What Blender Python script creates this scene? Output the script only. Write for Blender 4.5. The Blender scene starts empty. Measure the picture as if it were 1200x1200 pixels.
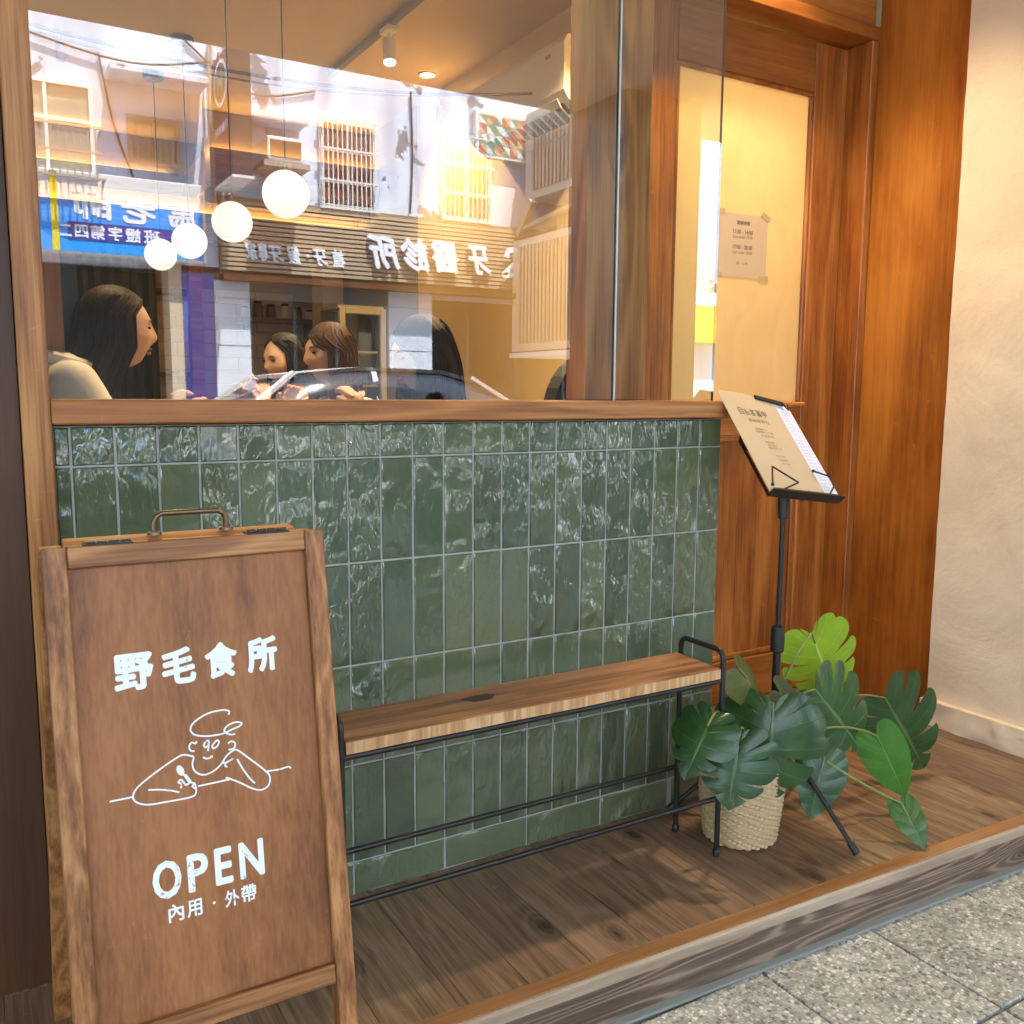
import bpy, bmesh, math, random
from mathutils import Vector, Matrix, noise as mnoise
random.seed(7)
sc = bpy.context.scene
C = sc.collection
R = math.radians
pi = math.pi

# ------------------------------------------------------------------ camera
cd = bpy.data.cameras.new('camera')
cam = bpy.data.objects.new('camera', cd); C.objects.link(cam)
cd.sensor_width = 36; cd.sensor_fit = 'HORIZONTAL'; cd.lens = 36 * 1076.8 / 1200
cd.clip_start = 0.02; cd.clip_end = 400
ya, pt, ro = 0.53430, -0.12810, 0.0063
f_ = Vector((math.sin(ya) * math.cos(pt), math.cos(ya) * math.cos(pt), math.sin(pt)))
r_ = Vector((math.cos(ya), -math.sin(ya), 0)); u_ = r_.cross(f_)
r2 = r_ * math.cos(ro) + u_ * math.sin(ro); u2 = u_ * math.cos(ro) - r_ * math.sin(ro)
M = Matrix((r2, u2, -f_)).transposed().to_4x4(); M.translation = (-0.1432, -1.6643, 1.009)
cam.matrix_world = M
sc.camera = cam

# ------------------------------------------------------------------ sky, sun, exposure
SUN_EL, SUN_AZ = R(72), R(20)          # azimuth measured from +y towards +x
w = bpy.data.worlds.new('World'); sc.world = w; w.use_nodes = True
wn = w.node_tree.nodes; wl = w.node_tree.links
sky = wn.new('ShaderNodeTexSky'); sky.sky_type = 'NISHITA'; sky.sun_disc = False
sky.sun_elevation = SUN_EL; sky.sun_rotation = SUN_AZ; sky.air_density = 1.4; sky.dust_density = 2.0
bg = wn['Background']; bg.inputs[1].default_value = 0.15
wl.new(sky.outputs[0], bg.inputs[0])
sl = bpy.data.lights.new('sun', 'SUN'); sl.energy = 5.0; sl.angle = R(0.6); sl.color = (1, .95, .88)
so = bpy.data.objects.new('sun', sl); C.objects.link(so)
sd = Vector((math.sin(SUN_AZ) * math.cos(SUN_EL), math.cos(SUN_AZ) * math.cos(SUN_EL), math.sin(SUN_EL)))
so.rotation_euler = sd.to_track_quat('Z', 'Y').to_euler()
sc.view_settings.view_transform = 'Standard'; sc.view_settings.look = 'None'
sc.view_settings.exposure = 3.05; sc.view_settings.gamma = 1
sc.view_settings.use_curve_mapping = False
sc.render.engine = 'CYCLES'
sc.cycles.use_denoising = True
sc.cycles.max_bounces = 10; sc.cycles.diffuse_bounces = 5; sc.cycles.glossy_bounces = 5
sc.cycles.transparent_max_bounces = 16; sc.cycles.transmission_bounces = 8
sc.cycles.sample_clamp_indirect = 6; sc.cycles.caustics_reflective = False; sc.cycles.caustics_refractive = False

# ------------------------------------------------------------------ node helpers
def newmat(name):
    m = bpy.data.materials.new(name); m.use_nodes = True
    return m, m.node_tree, m.node_tree.nodes['Principled BSDF']
def setin(nt, sock, v):
    if isinstance(v, bpy.types.NodeSocket): nt.links.new(v, sock)
    elif v is not None:
        if hasattr(sock.default_value, '__len__') and not hasattr(v, '__len__'): v = (v,) * len(sock.default_value)
        if hasattr(sock.default_value, '__len__') and len(sock.default_value) == 4 and len(v) == 3: v = (*v, 1)
        sock.default_value = v
def nd(nt, t, ins=None, **kw):
    n = nt.nodes.new(t)
    for k, v in kw.items(): setattr(n, k, v)
    for k, v in (ins or {}).items(): setin(nt, n.inputs[k], v)
    return n
def mth(nt, op, a, b=None, c=None, clamp=False):
    n = nd(nt, 'ShaderNodeMath', operation=op, use_clamp=clamp)
    for i, v in enumerate((a, b, c)): setin(nt, n.inputs[i], v)
    return n.outputs[0]
def mixc(nt, f, a, b, bt='MIX'):
    n = nd(nt, 'ShaderNodeMix', data_type='RGBA', blend_type=bt)
    setin(nt, n.inputs[0], f); setin(nt, n.inputs[6], a); setin(nt, n.inputs[7], b)
    return n.outputs[2]
def ramp(nt, f, stops, interp='LINEAR'):
    n = nd(nt, 'ShaderNodeValToRGB', {0: f}); cr = n.color_ramp; cr.interpolation = interp
    while len(cr.elements) < len(stops): cr.elements.new(.5)
    for e, (p, c) in zip(cr.elements, stops):
        e.position = p; e.color = (*c, 1) if hasattr(c, '__len__') else (c, c, c, 1)
    return n.outputs[0]
def coords(nt, kind='Object', rand=True):
    tc = nd(nt, 'ShaderNodeTexCoord').outputs[kind]
    if not rand: return tc, None
    oi = nd(nt, 'ShaderNodeObjectInfo').outputs['Random']
    off = nd(nt, 'ShaderNodeVectorMath', {0: (37.3, 91.7, 53.1), 'Scale': oi}, operation='SCALE').outputs[0]
    return nd(nt, 'ShaderNodeVectorMath', {0: tc, 1: off}, operation='ADD').outputs[0], oi
def scl(nt, v, s): return nd(nt, 'ShaderNodeVectorMath', {0: v, 1: s}, operation='MULTIPLY').outputs[0]
def noi(nt, v, s, d=3, r=.5, dist=0):
    return nd(nt, 'ShaderNodeTexNoise', {'Vector': v, 'Scale': s, 'Detail': d, 'Roughness': r, 'Distortion': dist}).outputs[0]
def bump(nt, b, h, st=.2, di=.01):
    n = nd(nt, 'ShaderNodeBump', {'Height': h, 'Strength': st, 'Distance': di}); nt.links.new(n.outputs[0], b.inputs['Normal'])

def flat(name, col, rough=.6, metal=0, var=.06, bmp=.08, scale=30, spec=.5):
    m, nt, b = newmat(name)
    v, oi = coords(nt)
    n1 = noi(nt, v, scale, 5, .6); n2 = noi(nt, v, scale * .13, 3, .5)
    s = mth(nt, 'ADD', mth(nt, 'MULTIPLY', n1, var), mth(nt, 'MULTIPLY', n2, var * 1.5))
    s = mth(nt, 'ADD', s, 1 - var * 1.25)
    setin(nt, b.inputs['Base Color'], mixc(nt, 1, (*col, 1), s, 'MULTIPLY'))
    setin(nt, b.inputs['Roughness'], mth(nt, 'MULTIPLY_ADD', n2, .15, rough - .07))
    b.inputs['Metallic'].default_value = metal; b.inputs['Specular IOR Level'].default_value = spec
    if bmp: bump(nt, b, n1, bmp, .004)
    return m
def glow(name, col, st):
    m, nt, b = newmat(name)
    b.inputs['Base Color'].default_value = (*[min(1, c) for c in col], 1)
    b.inputs['Emission Color'].default_value = (*col, 1); b.inputs['Emission Strength'].default_value = st
    return m

def wood(name, c0, c1, c2, axis='z', ring=7, rs=6., stretch=.12, knot=0., rough=.45, bmp=.12, var=.2, fib=.35, patch=.3, hue=0., coat=0., kscale=(5, 1.6), gam=1.2, rw=.26, rpow=1.6, nax='y'):
    """stained wood: contour-line growth rings, fibres, blotchy stain, knots"""
    m, nt, b = newmat(name)
    c0, c1, c2 = [tuple(a ** gam for a in c) for c in (c0, c1, c2)]
    v, oi = coords(nt)
    def st(a, s): return tuple(s if k == axis else a for k in 'xyz')
    lv = scl(nt, v, st(1, stretch))
    fld = noi(nt, lv, rs, 2, .45, .3)
    kn = None
    if knot:
        sx_ = nd(nt, 'ShaderNodeSeparateXYZ', {0: scl(nt, v, st(kscale[0], kscale[1]))}); ab = [sx_.outputs[i] for i, k in enumerate('xyz') if k != nax]
        kv = nd(nt, 'ShaderNodeTexVoronoi', {'Scale': 1.0, 'Randomness': 1}, voronoi_dimensions='2D')
        setin(nt, kv.inputs['Vector'], nd(nt, 'ShaderNodeCombineXYZ', {0: ab[0], 1: ab[1]}).outputs[0])
        sep = nd(nt, 'ShaderNodeSeparateColor', {0: kv.outputs['Color']}).outputs[0]
        on = mth(nt, 'GREATER_THAN', sep, 1 - knot)
        dist = kv.outputs['Distance']
        infl = mth(nt, 'MULTIPLY', mth(nt, 'POWER', mth(nt, 'SUBTRACT', 1, dist, clamp=True), 6), on)
        fld = mth(nt, 'ADD', fld, mth(nt, 'MULTIPLY', infl, .4))
        wob = mth(nt, 'MULTIPLY_ADD', noi(nt, v, 40, 2), .12, -.06)
        kn = mth(nt, 'MULTIPLY', ramp(nt, mth(nt, 'ADD', dist, wob), [(.03, 1), (.09, .5), (.2, 0)]), on)
    rg = mth(nt, 'SINE', mth(nt, 'MULTIPLY', fld, ring * 2 * pi))
    rg = mth(nt, 'MULTIPLY_ADD', rg, .5, .5)
    rg = mth(nt, 'POWER', rg, rpow)
    fb = noi(nt, scl(nt, v, st(1, .025)), 220, 3, .6)
    fb2 = noi(nt, scl(nt, v, st(1, .06)), 45, 3, .6)
    lo = noi(nt, scl(nt, v, st(1, .5)), 7, 4, .6)
    t = mth(nt, 'MULTIPLY', rg, rw)
    t = mth(nt, 'MULTIPLY_ADD', fb, fib * 1.7, t)
    t = mth(nt, 'MULTIPLY_ADD', fb2, .55, t)
    t = mth(nt, 'MULTIPLY_ADD', lo, patch, t)
    t = mth(nt, 'SUBTRACT', t, (fib * 1.7 + .55 + patch) * .5 + rw * .4 - .5)
    col = ramp(nt, t, [(.24, c0), (.5, c1), (.76, c2)])
    if oi is not None and var:
        vv = mth(nt, 'MULTIPLY_ADD', oi, var, 1 - var / 2)
        col = nd(nt, 'ShaderNodeHueSaturation', {'Color': col, 'Value': vv, 'Hue': mth(nt, 'MULTIPLY_ADD', oi, hue, .5 - hue / 2)}).outputs[0]
    if kn is not None: col = mixc(nt, mth(nt, 'MULTIPLY', kn, .88), col, tuple(.28 * a for a in c0))
    sc_ = noi(nt, v, 11, 5, .7, 2.2)
    col = mixc(nt, ramp(nt, sc_, [(.655, 0), (.70, .22)]), col, tuple(min(1, a * 1.5 + .04) for a in c2))
    setin(nt, b.inputs['Base Color'], col)
    setin(nt, b.inputs['Roughness'], mth(nt, 'MULTIPLY_ADD', fb2, .2, rough - .1))
    b.inputs['Coat Weight'].default_value = coat; b.inputs['Coat Roughness'].default_value = .25
    h = mth(nt, 'MULTIPLY_ADD', rg, .4, fb)
    if kn is not None: h = mth(nt, 'SUBTRACT', h, kn)
    bump(nt, b, h, bmp, .003)
    return m

# ------------------------------------------------------------------ object helpers
WL = {}                                    # world location of every object built
def link(o, parent=None):
    C.objects.link(o)
    if parent is not None: o.parent = parent
def tag(o, label=None, cat=None, group=None, kind=None):
    for k, v in (('label', label), ('category', cat), ('group', group), ('kind', kind)):
        if v: o[k] = v
    return o
def thing(name, label, cat, loc=(0, 0, 0), group=None):
    o = bpy.data.objects.new(name, None); C.objects.link(o); o.empty_display_size = .1
    o.location = loc; WL[o.name] = Vector(loc)
    return tag(o, label, cat, group)

class MB:
    """collects shapes in world coordinates; build() links them as one mesh object"""
    def __init__(s): s.v = []; s.f = []; s.mi = []; s.cur = 0; s.uv = {}
    def add(s, vs, fs):
        n = len(s.v); s.v += [Vector(a) for a in vs]
        for f in fs: s.f.append([n + i for i in f]); s.mi.append(s.cur)
        return s
    def box(s, x0, x1, y0, y1, z0, z1, b=0.):
        if b <= 0:
            vs = [(x, y, z) for x in (x0, x1) for y in (y0, y1) for z in (z0, z1)]
            return s.add(vs, [(0, 1, 3, 2), (4, 6, 7, 5), (0, 4, 5, 1), (2, 3, 7, 6), (0, 2, 6, 4), (1, 5, 7, 3)])
        bm = bmesh.new(); bmesh.ops.create_cube(bm, size=1)
        for v in bm.verts: v.co = Vector(((x0 + x1) / 2 + v.co.x * (x1 - x0), (y0 + y1) / 2 + v.co.y * (y1 - y0), (z0 + z1) / 2 + v.co.z * (z1 - z0)))
        bmesh.ops.bevel(bm, geom=bm.edges[:], offset=b, segments=1, affect='EDGES', profile=.5)
        return s.bm(bm)
    def bm(s, bm, mat=None):
        bm.verts.index_update()
        s.add([(mat @ v.co if mat else v.co) for v in bm.verts], [[v.index for v in f.verts] for f in bm.faces]); bm.free(); return s
    def xbox(s, mat, sx, sy, sz, b=0.):
        t = MB(); t.box(-sx / 2, sx / 2, -sy / 2, sy / 2, -sz / 2, sz / 2, b)
        return s.add([mat @ v for v in t.v], t.f)
    def bar(s, p0, p1, wx, wz, up=(0, 0, 1), b=0.):
        p0, p1 = Vector(p0), Vector(p1); d = (p1 - p0); L = d.length; d.normalize()
        a = Vector(up).cross(d); 
        if a.length < 1e-4: a = Vector((1, 0, 0)).cross(d)
        a.normalize(); c = d.cross(a)
        m = Matrix((a, d, c)).transposed().to_4x4(); m.translation = (p0 + p1) / 2
        return s.xbox(m, wx, L, wz, b)
    def tube(s, pts, r, n=10, cap=True, closed=False):
        pts = [Vector(p) for p in pts]; k = len(pts); rr = r if hasattr(r, '__len__') else [r] * k
        rings = []; prev = None
        for i, p in enumerate(pts):
            if closed: t = pts[(i + 1) % k] - pts[i - 1]
            else: t = pts[min(i + 1, k - 1)] - pts[max(i - 1, 0)]
            t.normalize()
            a = (prev - t * prev.dot(t)) if prev is not None else (Vector((0, 0, 1)).cross(t) if abs(t.z) < .9 else Vector((1, 0, 0)).cross(t))
            a.normalize(); prev = a; c = t.cross(a)
            rings.append([p + (a * math.cos(2 * pi * j / n) + c * math.sin(2 * pi * j / n)) * rr[i] for j in range(n)])
        vs = [v for q in rings for v in q]; fs = []
        for i in range(k if closed else k - 1):
            i2 = (i + 1) % k
            for j in range(n): fs.append((i * n + j, i * n + (j + 1) % n, i2 * n + (j + 1) % n, i2 * n + j))
        if cap and not closed: fs += [tuple(range(n))[::-1], tuple((k - 1) * n + j for j in range(n))]
        return s.add(vs, fs)
    def lathe(s, prof, c=(0, 0, 0), n=32, fn=None):
        c = Vector(c); vs = []; fs = []
        for i, (r, z) in enumerate(prof):
            for j in range(n):
                a = 2 * pi * j / n; q = r + (fn(i, j) if fn else 0)
                vs.append(c + Vector((q * math.cos(a), q * math.sin(a), z)))
        for i in range(len(prof) - 1):
            for j in range(n): fs.append((i * n + j, i * n + (j + 1) % n, (i + 1) * n + (j + 1) % n, (i + 1) * n + j))
        return s.add(vs, fs)
    def ell(s, c, rx, ry, rz, n=16, m=10):
        prof = []
        c = Vector(c); vs = [c + Vector((0, 0, -rz))]; fs = []
        for i in range(1, m):
            a = -pi / 2 + pi * i / m
            for j in range(n): vs.append(c + Vector((rx * math.cos(a) * math.cos(2 * pi * j / n), ry * math.cos(a) * math.sin(2 * pi * j / n), rz * math.sin(a))))
        vs.append(c + Vector((0, 0, rz)))
        for j in range(n):
            fs.append((0, 1 + (j + 1) % n, 1 + j)); fs.append((len(vs) - 1, 1 + (m - 2) * n + j, 1 + (m - 2) * n + (j + 1) % n))
        for i in range(m - 2):
            for j in range(n): fs.append((1 + i * n + j, 1 + i * n + (j + 1) % n, 1 + (i + 1) * n + (j + 1) % n, 1 + (i + 1) * n + j))
        return s.add(vs, fs)
    def prism(s, poly, fr, d0, d1):
        """2-D polygon in frame fr=(O,X,Y,N) extruded from d0 to d1 along N"""
        O, X, Y, N = fr; n = len(poly)
        vs = [O + X * p[0] + Y * p[1] + N * d for d in (d0, d1) for p in poly]
        fs = [tuple(range(n))[::-1], tuple(range(n, 2 * n))] + [(i, (i + 1) % n, n + (i + 1) % n, n + i) for i in range(n)]
        return s.add(vs, fs)
    def mesh(s, name, mats, org=Vector((0, 0, 0)), smooth=False, fix=True):
        me = bpy.data.meshes.new(name); me.from_pydata([v - org for v in s.v], [], s.f)
        for m in (mats if isinstance(mats, (list, tuple)) else [mats]): me.materials.append(m)
        if any(s.mi): me.polygons.foreach_set('material_index', s.mi)
        if fix:
            bm = bmesh.new(); bm.from_mesh(me); bmesh.ops.recalc_face_normals(bm, faces=bm.faces); bm.to_mesh(me); bm.free()
        if smooth:
            me.polygons.foreach_set('use_smooth', [True] * len(me.polygons))
            me.set_sharp_from_angle(angle=R(38))
        return me
    def build(s, name, mats, parent=None, smooth=False, org=None, fix=True):
        if org is None:
            xs = [[v[i] for v in s.v] for i in range(3)]
            org = Vector(((min(xs[0]) + max(xs[0])) / 2, (min(xs[1]) + max(xs[1])) / 2, min(xs[2])))
        org = Vector(org)
        o = bpy.data.objects.new(name, s.mesh(name, mats, org, smooth, fix)); link(o, parent)
        o.location = org - (WL[parent.name] if parent is not None else Vector((0, 0, 0)))
        WL[o.name] = org
        return o
def inst(name, me, parent, loc, rot=(0, 0, 0)):
    o = bpy.data.objects.new(name, me); link(o, parent)
    o.location = Vector(loc) - (WL[parent.name] if parent is not None else Vector((0, 0, 0))); o.rotation_euler = rot; WL[o.name] = Vector(loc)
    return o
def copy_tree(o, parent=None):
    c = o.copy(); C.objects.link(c); c.parent = parent
    for ch in list(o.children): copy_tree(ch, c)
    return c
_tc = {}
def glyph(body, bold=0.):
    """triangulated outline of a text, scaled to a unit box"""
    k = (body, bold)
    if k in _tc: return _tc[k]
    cu = bpy.data.curves.new('t', 'FONT'); cu.body = body; cu.offset = bold; cu.resolution_u = 3; cu.fill_mode = 'FRONT'
    o = bpy.data.objects.new('t', cu); C.objects.link(o)
    dg = bpy.context.evaluated_depsgraph_get(); me = o.evaluated_get(dg).to_mesh()
    vs = [(v.co.x, v.co.y) for v in me.vertices]; fs = [tuple(p.vertices) for p in me.polygons]
    o.evaluated_get(dg).to_mesh_clear(); bpy.data.objects.remove(o); bpy.data.curves.remove(cu)
    if not vs: vs, fs = [(0, 0), (1, 1), (0, 1)], []
    x0 = min(a for a, _ in vs); x1 = max(a for a, _ in vs); y0 = min(b for _, b in vs); y1 = max(b for _, b in vs)
    _tc[k] = ([((a - x0) / (x1 - x0), (b - y0) / (y1 - y0)) for a, b in vs], fs, (x1 - x0) / max(1e-6, y1 - y0))
    return _tc[k]
def put(mb, body, fr, x0, x1, y0, y1, d, bold=0., shear=0., th=0.):
    """flat lettering in a frame; bold: stroke spread as a share of the height (overlaid shifted copies)"""
    O, X, Y, N = fr; vs, fs, _ = glyph(body)
    H = y1 - y0; e = bold * H
    sh = [(0, 0)] + ([(e * math.cos(a), e * math.sin(a)) for a in [2 * pi * i / 8 for i in range(8)]] if bold else [])
    for q, (sx, sy) in enumerate(sh):
        pts = [O + X * (x0 + e + a * (x1 - x0 - 2 * e) + sx + shear * b * H) + Y * (y0 + e + b * (H - 2 * e) + sy) + N * (d + q * 1.2e-5) for a, b in vs]
        mb.add(pts, fs)
        if th:
            n = len(pts); ed = {}
            for f in fs:
                for i in range(len(f)): ed[(f[i], f[(i + 1) % len(f)])] = 1
            be = [k for k in ed if (k[1], k[0]) not in ed]
            mb.add(pts + [p - N * th for p in pts], [(a, b, n + b, n + a) for a, b in be])
def stroke(mb, pts, fr, wd, d, sub=6, closed=False):
    """flat painted line through 2-D points (Catmull-Rom), width wd"""
    P = [Vector(p) for p in pts]; out = []
    n = len(P)
    for i in range(n if closed else n - 1):
        p0 = P[i - 1] if (i > 0 or closed) else P[i]; p1 = P[i]; p2 = P[(i + 1) % n]; p3 = P[(i + 2) % n] if (i + 2 < n or closed) else p2
        for k in range(sub):
            t = k / sub; out.append(.5 * ((2 * p1) + (p2 - p0) * t + (2 * p0 - 5 * p1 + 4 * p2 - p3) * t * t + (3 * p1 - p0 - 3 * p2 + p3) * t ** 3))
    if not closed: out.append(P[-1])
    O, X, Y, N = fr; vs = []; m = len(out)
    for i, p in enumerate(out):
        t = out[(i + 1) % m] - out[i - 1] if closed else out[min(i + 1, m - 1)] - out[max(i - 1, 0)]
        if t.length < 1e-9: t = Vector((1, 0))
        t.normalize(); nn = Vector((-t.y, t.x)) * wd / 2
        for q in (p + nn, p - nn): vs.append(O + X * q.x + Y * q.y + N * d)
    fs = [(2 * i, 2 * i + 1, 2 * ((i + 1) % m) + 1, 2 * ((i + 1) % m)) for i in range(m if closed else m - 1)]
    mb.add(vs, fs)

# ------------------------------------------------------------------ materials
W_POST = wood('honey_pine', (.22, .090, .024), (.41, .195, .062), (.55, .30, .11), 'z', ring=7, rs=9, knot=.12, rough=.45, var=.1, fib=.5)
W_POSTR = wood('brown_pine', (.28, .105, .026), (.47, .205, .056), (.60, .29, .09), 'z', ring=7, rs=7, knot=.3, rough=.45, var=.1, kscale=(9, 2.6))
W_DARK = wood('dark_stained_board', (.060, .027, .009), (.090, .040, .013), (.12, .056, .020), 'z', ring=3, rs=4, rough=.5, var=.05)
W_SILL = wood('sill_oak', (.28, .115, .034), (.45, .205, .066), (.58, .30, .11), 'x', ring=7, rs=7, knot=.1, rough=.4, var=.05)
W_DOOR = wood('door_cedar', (.24, .085, .018), (.42, .17, .040), (.56, .26, .072), 'z', ring=4, rs=6, rough=.42, var=.14, fib=.42, patch=.6, coat=.1)
W_DOORX = wood('door_cedar_cross', (.24, .085, .018), (.42, .17, .040), (.56, .26, .072), 'x', ring=3, rs=4, rough=.38, var=.12, fib=.2, patch=.5, coat=.15)
W_PLY = wood('stained_plywood', (.26, .092, .014), (.42, .165, .030), (.55, .25, .052), 'z', ring=2, rs=3, stretch=.2, rough=.4, var=.0, fib=.24, patch=.7, coat=.06)
W_SIGN = wood('sign_board_stain', (.21, .088, .030), (.315, .14, .050), (.40, .19, .076), 'z', ring=3, rs=5, rough=.5, var=.0, fib=.4, patch=.5, bmp=.06)
W_FRAME = wood('sign_frame_pine', (.20, .085, .030), (.37, .18, .068), (.52, .29, .125), 'z', ring=6, rs=16, rough=.5, var=.12, fib=.5)
W_FRAMEX = wood('sign_frame_pine_cross', (.20, .085, .030), (.37, .18, .068), (.52, .29, .125), 'x', ring=6, rs=16, rough=.5, var=.12, fib=.5)
W_REAR = wood('rear_frame_pine', (.40, .18, .05), (.55, .27, .085), (.66, .36, .13), 'x', ring=4, rs=10, rough=.45, var=.05)
W_PLANK = wood('rustic_oak_plank', (.090, .054, .029), (.195, .121, .067), (.30, .195, .112), 'y', ring=11, rs=8, stretch=.13, knot=.42, nax='z', rough=.42, bmp=.25, var=.3, fib=.5, hue=.015, gam=1.0, rw=.14, rpow=1.6, kscale=(6.5, 3.4))
W_NOSE = wood('nosing_oak', (.24, .12, .045), (.34, .185, .075), (.43, .25, .11), 'x', ring=4, rs=7, rough=.45, var=.05)
W_PALE = wood('worn_pale_oak', (.30, .23, .16), (.42, .34, .25), (.50, .42, .33), 'x', ring=4, rs=7, rough=.6, var=.05)
W_RISER = wood('riser_oak', (.085, .056, .038), (.15, .102, .070), (.27, .20, .145), 'x', ring=20, rs=9, stretch=.09, knot=.3, rough=.55, bmp=.3, var=.1, fib=.4, kscale=(9, 2.2), gam=1.0, rw=.42, rpow=2.2)
W_BENCH = wood('bench_elm', (.17, .08, .032), (.35, .18, .078), (.49, .28, .13), 'x', ring=6, rs=8, rough=.4, var=.05, fib=.5)
W_BENCHE = wood('bench_sawn_edge', (.44, .24, .10), (.60, .38, .19), (.72, .52, .31), 'z', ring=9, rs=14, stretch=.1, rough=.6, var=.05)
W_INT = wood('cafe_interior_wood', (.16, .07, .025), (.27, .125, .045), (.38, .19, .075), 'x', ring=4, rs=6, rough=.5, var=.1)
W_BOOTH = wood('booth_wood', (.30, .11, .03), (.42, .17, .05), (.52, .23, .08), 'z', ring=4, rs=6, rough=.4, var=.05)

def tile_mat():
    m, nt, b = newmat('green_glazed_tile')
    v, oi = coords(nt)
    n0 = noi(nt, v, 9, 3, .6); n1 = noi(nt, scl(nt, v, (1.6, 1, .7)), 42, 2, .45, .8); n2 = noi(nt, scl(nt, v, (1.2, 1, .8)), 17, 2, .5, .4); n3 = noi(nt, v, 300, 2)
    c = ramp(nt, oi, [(0, (.045, .073, .040)), (.22, (.083, .113, .056)), (.5, (.106, .145, .074)), (.72, (.056, .091, .053)), (1, (.130, .163, .078))])
    c = mixc(nt, mth(nt, 'MULTIPLY', n0, .55), c, (.125, .168, .094))
    c = mixc(nt, ramp(nt, n3, [(.3, .35), (.42, 0)]), c, (.03, .045, .03))
    setin(nt, b.inputs['Base Color'], c)
    b.inputs['Roughness'].default_value = .15; b.inputs['Specular IOR Level'].default_value = .7; b.inputs['Coat Weight'].default_value = .75; b.inputs['Coat IOR'].default_value = 1.5; b.inputs['Coat Roughness'].default_value = .04
    msk = ramp(nt, noi(nt, v, 7, 2), [(.36, .12), (.62, 1.0)])
    tv = mth(nt, 'MULTIPLY_ADD', mth(nt, 'FRACT', mth(nt, 'MULTIPLY', oi, 17.3)), .9, .25)
    msk = mth(nt, 'MULTIPLY', msk, tv)
    h = mth(nt, 'MULTIPLY', mth(nt, 'MULTIPLY_ADD', n1, .5, n2), msk)
    bump(nt, b, h, .85, .014)
    bn = b.inputs['Normal'].links[0].from_node
    rv = nd(nt, 'ShaderNodeTexWhiteNoise', {'W': mth(nt, 'MULTIPLY', oi, 331.7)}, noise_dimensions='1D').outputs['Color']
    rv = nd(nt, 'ShaderNodeVectorMath', {0: rv, 1: (.5, .5, .5)}, operation='SUBTRACT').outputs[0]
    gn = nd(nt, 'ShaderNodeNewGeometry').outputs['Normal']
    nn = nd(nt, 'ShaderNodeVectorMath', {0: nd(nt, 'ShaderNodeVectorMath', {0: gn, 1: scl(nt, rv, (.05, 0, .07))}, operation='ADD').outputs[0]}, operation='NORMALIZE').outputs[0]
    nt.links.new(nn, bn.inputs['Normal'])
    nt.links.new(bn.outputs[0], b.inputs['Coat Normal'])
    return m
TILE = tile_mat()
GROUT = flat('grey_grout', (.38, .395, .37), .9, bmp=.3, scale=300)

def glass_mat(name, ior=2.0, tint=(.93, .96, .94), gain=1.0):
    m, nt, b = newmat(name); nt.nodes.remove(b)
    out = nt.nodes['Material Output']
    bf = nd(nt, 'ShaderNodeNewGeometry').outputs['Backfacing']      # same reflectance from both sides
    fr = nd(nt, 'ShaderNodeFresnel', {'IOR': mth(nt, 'MULTIPLY_ADD', bf, 1 / ior - ior, ior)}).outputs[0]
    fr = mth(nt, 'MULTIPLY', fr, gain, clamp=True)
    tr = nd(nt, 'ShaderNodeBsdfTransparent', {0: tint}); gl = nd(nt, 'ShaderNodeBsdfGlossy', {'Roughness': 0.0, 'Color': (1, 1, 1)})
    mx = nd(nt, 'ShaderNodeMixShader', {0: fr, 1: tr.outputs[0], 2: gl.outputs[0]})
    nt.links.new(mx.outputs[0], out.inputs[0]); return m
GLASS = glass_mat('window_glass', 2.3)
GLASSB = glass_mat('glass_back_face', 1.01)
GLASSE = flat('glass_edge_dark', (.012, .03, .028), .15, bmp=0)
GLASSJ = flat('glass_joint_silicone', (.62, .68, .66), .3, bmp=0)
PLAINGLASS = glass_mat('small_window_glass', 1.6)

def frosted():
    m, nt, b = newmat('frosted_door_glass'); nt.nodes.remove(b); out = nt.nodes['Material Output']
    v, oi = coords(nt, rand=False)
    n = noi(nt, scl(nt, v, (1, 1, .6)), 9, 5, .6, 1.2)
    col = ramp(nt, n, [(.3, (.78, .66, .36)), (.7, (.84, .72, .42))])
    d = nd(nt, 'ShaderNodeBsdfDiffuse', {0: col}); t = nd(nt, 'ShaderNodeBsdfTranslucent', {0: col})
    g = nd(nt, 'ShaderNodeBsdfGlossy', {'Roughness': .25})
    a = nd(nt, 'ShaderNodeMixShader', {0: .5, 1: d.outputs[0], 2: t.outputs[0]})
    k = nd(nt, 'ShaderNodeMixShader', {0: .035, 1: a.outputs[0], 2: g.outputs[0]})
    nt.links.new(k.outputs[0], out.inputs[0]); return m
FROST = frosted()

def plaster(name, c0, c1, bmp=.5):
    m, nt, b = newmat(name)
    v, oi = coords(nt, rand=False)
    n = noi(nt, v, 3.0, 6, .6, .6); n2 = noi(nt, v, 60, 4, .6); vor = nd(nt, 'ShaderNodeTexNoise', {'Vector': v, 'Scale': 6.0, 'Detail': 6.0, 'Roughness': .75, 'Distortion': 2.5}).outputs[0]
    ridge = ramp(nt, vor, [(.42, 0), (.5, 1), (.52, .3), (.6, 0)])
    setin(nt, b.inputs['Base Color'], ramp(nt, n, [(.3, c0), (.7, c1)]))
    b.inputs['Roughness'].default_value = .8
    bump(nt, b, mth(nt, 'ADD', mth(nt, 'MULTIPLY', n, .7), mth(nt, 'ADD', mth(nt, 'MULTIPLY', ridge, .018), mth(nt, 'MULTIPLY', n2, .06))), bmp, .02)
    return m
PLASTER = plaster('cream_plaster', (.68, .57, .42), (.80, .69, .53), .6)
INTWALL = plaster('cafe_cream_wall', (.68, .50, .22), (.75, .57, .27), .06)
INTWALL.node_tree.nodes['Principled BSDF'].inputs['Roughness'].default_value = .32
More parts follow.
